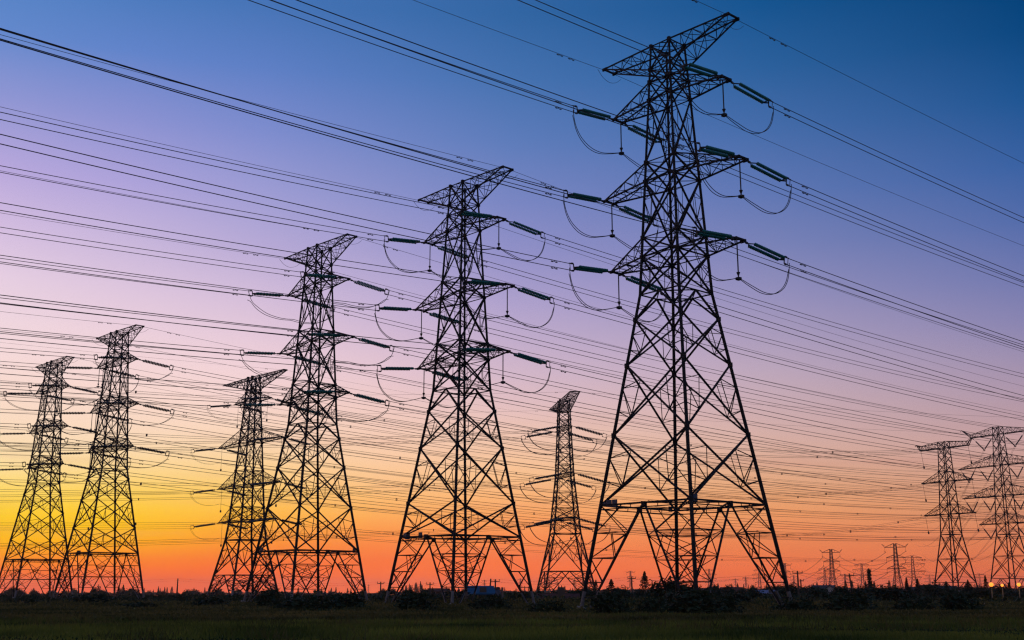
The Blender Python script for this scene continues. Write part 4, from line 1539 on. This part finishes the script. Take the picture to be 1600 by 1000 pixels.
# the unbroken far wood along the horizon
n = 30000
azs = RNG.uniform(R(-32), R(32), n)
Dd = RNG.uniform(1350, 1900, n)
hh = np.clip(2.9 + 1.2 * fbm(azs * 60, Dd * 0, 21) + .9 * fbm(azs * 240, Dd * 0, 22), 1.5, 8)
hh *= 1 - .35 * (azs > R(-24)) * (azs < R(-12)) * 0
o = put('far_wood', leaf_mesh('far_wood', M['conifer'], np.c_[Dd * np.sin(azs), Dd * np.cos(azs), gz(Dd * np.sin(azs), Dd * np.cos(azs)) + hh * RNG.uniform(0, 1, n) ** .8], 1.3, up=.6))
tag(o, 'unbroken far wood along the horizon', 'wood', None, 'stuff')
# hedge of shrubs and scrub in the middle distance
n = 30000
azs = RNG.uniform(R(-31), R(31), n)
Dd = RNG.uniform(150, 330, n)
hh = np.clip(.6 + .35 * fbm(azs * 40, Dd * .03, 31), .15, 1.2) * np.where(azs < R(-8), .45, 1.0)
o = put('scrub', leaf_mesh('scrub', M['leaf'], np.c_[Dd * np.sin(azs), Dd * np.cos(azs), hh * RNG.uniform(0, 1, n)], .42, up=.4))
tag(o, 'dark scrub between the towers and the houses', 'undergrowth', None, 'stuff')


# ------------------------------------------------------------------ houses
def house(px, Y, rz, w_, d_, h_, rh, wm, rm, label, wins=2, over=.4, name='house'):
    P = at(px, 900, Y)
    o = thing(name, label, 'house' if name == 'house' else 'shed', (P.x, Y, float(gz(P.x, Y))), rz, 'low houses beyond the field')
    mb = MB().box((0, 0, h_ / 2 - .2), (w_, d_, h_ + .4))
    for s_ in (-1, 1):
        mb.face([(s_ * w_ / 2, -d_ / 2, h_), (s_ * w_ / 2, d_ / 2, h_), (s_ * w_ / 2, 0, h_ + rh)])
    mb.build('wall', wm, o)
    mb = MB()
    t = .16
    for s_ in (-1, 1):
        e0 = Vector((0, s_ * (d_ / 2 + over), h_ - rh * over / (d_ / 2) + .05))
        e1 = Vector((0, 0, h_ + rh + .05))
        A = [Vector((x_ * (w_ / 2 + over), e.y, e.z)) for x_, e in ((-1, e0), (1, e0), (1, e1), (-1, e1))]
        B = [q + Vector((0, 0, t)) for q in A]
        mb.face(A)
        mb.face(B)
        for k in range(4):
            mb.face([A[k], A[(k + 1) % 4], B[(k + 1) % 4], B[k]])
    mb.build('roof', rm, o)
    for k in range(wins):
        x_ = lerp(-w_ * .32, w_ * .32, k / max(1, wins - 1))
        f_ = MB().box((x_, -d_ / 2 - .03, h_ * .58), (1.3, .1, 1.2)).build('window', M['white_wall'], o)
        MB().box((x_, -d_ / 2 - .075, h_ * .58), (1.05, .05, .95)).build('pane', M['pane'], f_)
    MB().box((w_ * .08, -d_ / 2 - .04, 1.0), (1.0, .09, 2.0)).build('door', M['door'], o)
    return o


house(750, 175, R(8), 3.4, 3.4, 1.1, .9, M['roof_grey'], M['blue'], 'small shed with a bright blue roof right of the second tallest tower', 1, name='shed')
house(776, 178, R(75), 2.6, 1.6, .5, .9, M['white_wall'], M['roof_grey'], 'low pale lean-to beside the blue roofed shed', 0, name='shed')
house(872, 170, R(-3), 5.4, 4, .3, .6, M['brickw'], M['roof_red'], 'low building with a red brown roof under the narrow tower', 0)
house(686, 420, R(12), 7, 6, 1.0, 1.0, M['brickw'], M['roof_red'], 'dark house with a reddish roof left of the second tallest tower', 2)
house(1085, 470, R(5), 11, 7, 1.2, 1.0, M['brickw'], M['roof_red'], 'long low reddish roofed house behind the tallest tower', 3)
house(1142, 460, R(-12), 8, 6, 1.3, 1.2, M['wall'], M['roof_red'], 'house with a stepped dark roof inside the right foot of the tallest tower', 2)
house(1197, 350, R(-4), 8, 5, .6, .8, M['wall'], M['roof_violet'], 'house with a pale violet roof at the right foot of the tallest tower', 0)
house(1285, 400, R(-20), 7, 6, 1.4, 1.6, M['wall'], M['roof_grey'], 'grey roofed house right of the crossarm pole', 2)
house(1298, 390, R(62), 4.5, 5, 1.2, 1.7, M['white_wall'], M['roof_grey'], 'house with a pale gable left of the leaning pole', 1)
house(1430, 380, R(-6), 5, 4, 1.2, 1.2, M['white_wall'], M['roof_grey'], 'white walled house below the two thick pointed trees', 2)
house(1472, 400, R(10), 9, 6, 1.6, 1.2, M['wall'], M['roof_grey'], 'grey house at the base of the hooked arm tower', 2)
house(1514, 370, R(55), 4, 4, 1.0, 1.3, M['wall'], M['roof_violet'], 'house with a steep pale roof right of the hooked arm tower', 1)
house(1452, 430, R(20), 8, 6, 2.0, 1.2, M['brickw'], M['roof_red'], 'brown house half hidden left of the hooked arm tower', 2)

# ------------------------------------------------------------------ lit lamps
for i, (px, py, Y, label) in enumerate(((1549, 916, 160, 'brightest lit street lamp, left one of the three'), (1566, 917, 168, 'faintest lit street lamp, middle one of the three'), (1592, 916, 163, 'lit street lamp at the right picture edge'))):
    P = at(px, py, Y)
    o = thing('street_lamp', label, 'street lamp', (P.x, Y, 0), R(90), 'lit street lamps')
    h = P.z
    MB().tube([(0, 0, -.2), (0, 0, h - .12)], [.07, .05], 8).build('pole', M['pale'], o)
    MB().tube([(0, 0, h - .12), (0, 0, h - .05)], [.16, .2], 10).build('collar', M['rod'], o)
    bpy.ops.mesh.primitive_uv_sphere_add(segments=14, ring_count=8, radius=(.29, .20, .26)[i])
    s_ = bpy.context.object
    s_.name = 'lamp_globe'
    s_.parent = o
    s_.location = (0, 0, h + .22)
    s_.data.materials.append(M['lamp'])
    ld = bpy.data.lights.new('lamp_light', 'POINT')
    ld.energy = (420, 150, 300)[i]
    ld.color = (1, .45, .1)
    ld.shadow_soft_size = .36
    lo = bpy.data.objects.new('lamp_light', ld)
    COL.objects.link(lo)
    lo.parent = o
    lo.location = (0, 0, h + .22)

# ------------------------------------------------------------------ evening haze: one box of even, thin air round the whole scene
HZ = bpy.data.materials.new('evening_haze')
HZ.use_nodes = True
hn = HZ.node_tree
hn.nodes.clear()
hv = hn.nodes.new('ShaderNodeVolumePrincipled')
hv.inputs['Color'].default_value = (.95, .93, .92, 1)
hv.inputs['Density'].default_value = 0.8e-4
hv.inputs['Anisotropy'].default_value = .7
ho = hn.nodes.new('ShaderNodeOutputMaterial')
hn.links.new(hv.outputs[0], ho.inputs['Volume'])
o = MB().box((0, 0, 10), (16400, 16400, 106)).build('haze', HZ)
tag(o, 'thin warm evening haze over the whole plain', 'haze', None, 'stuff')
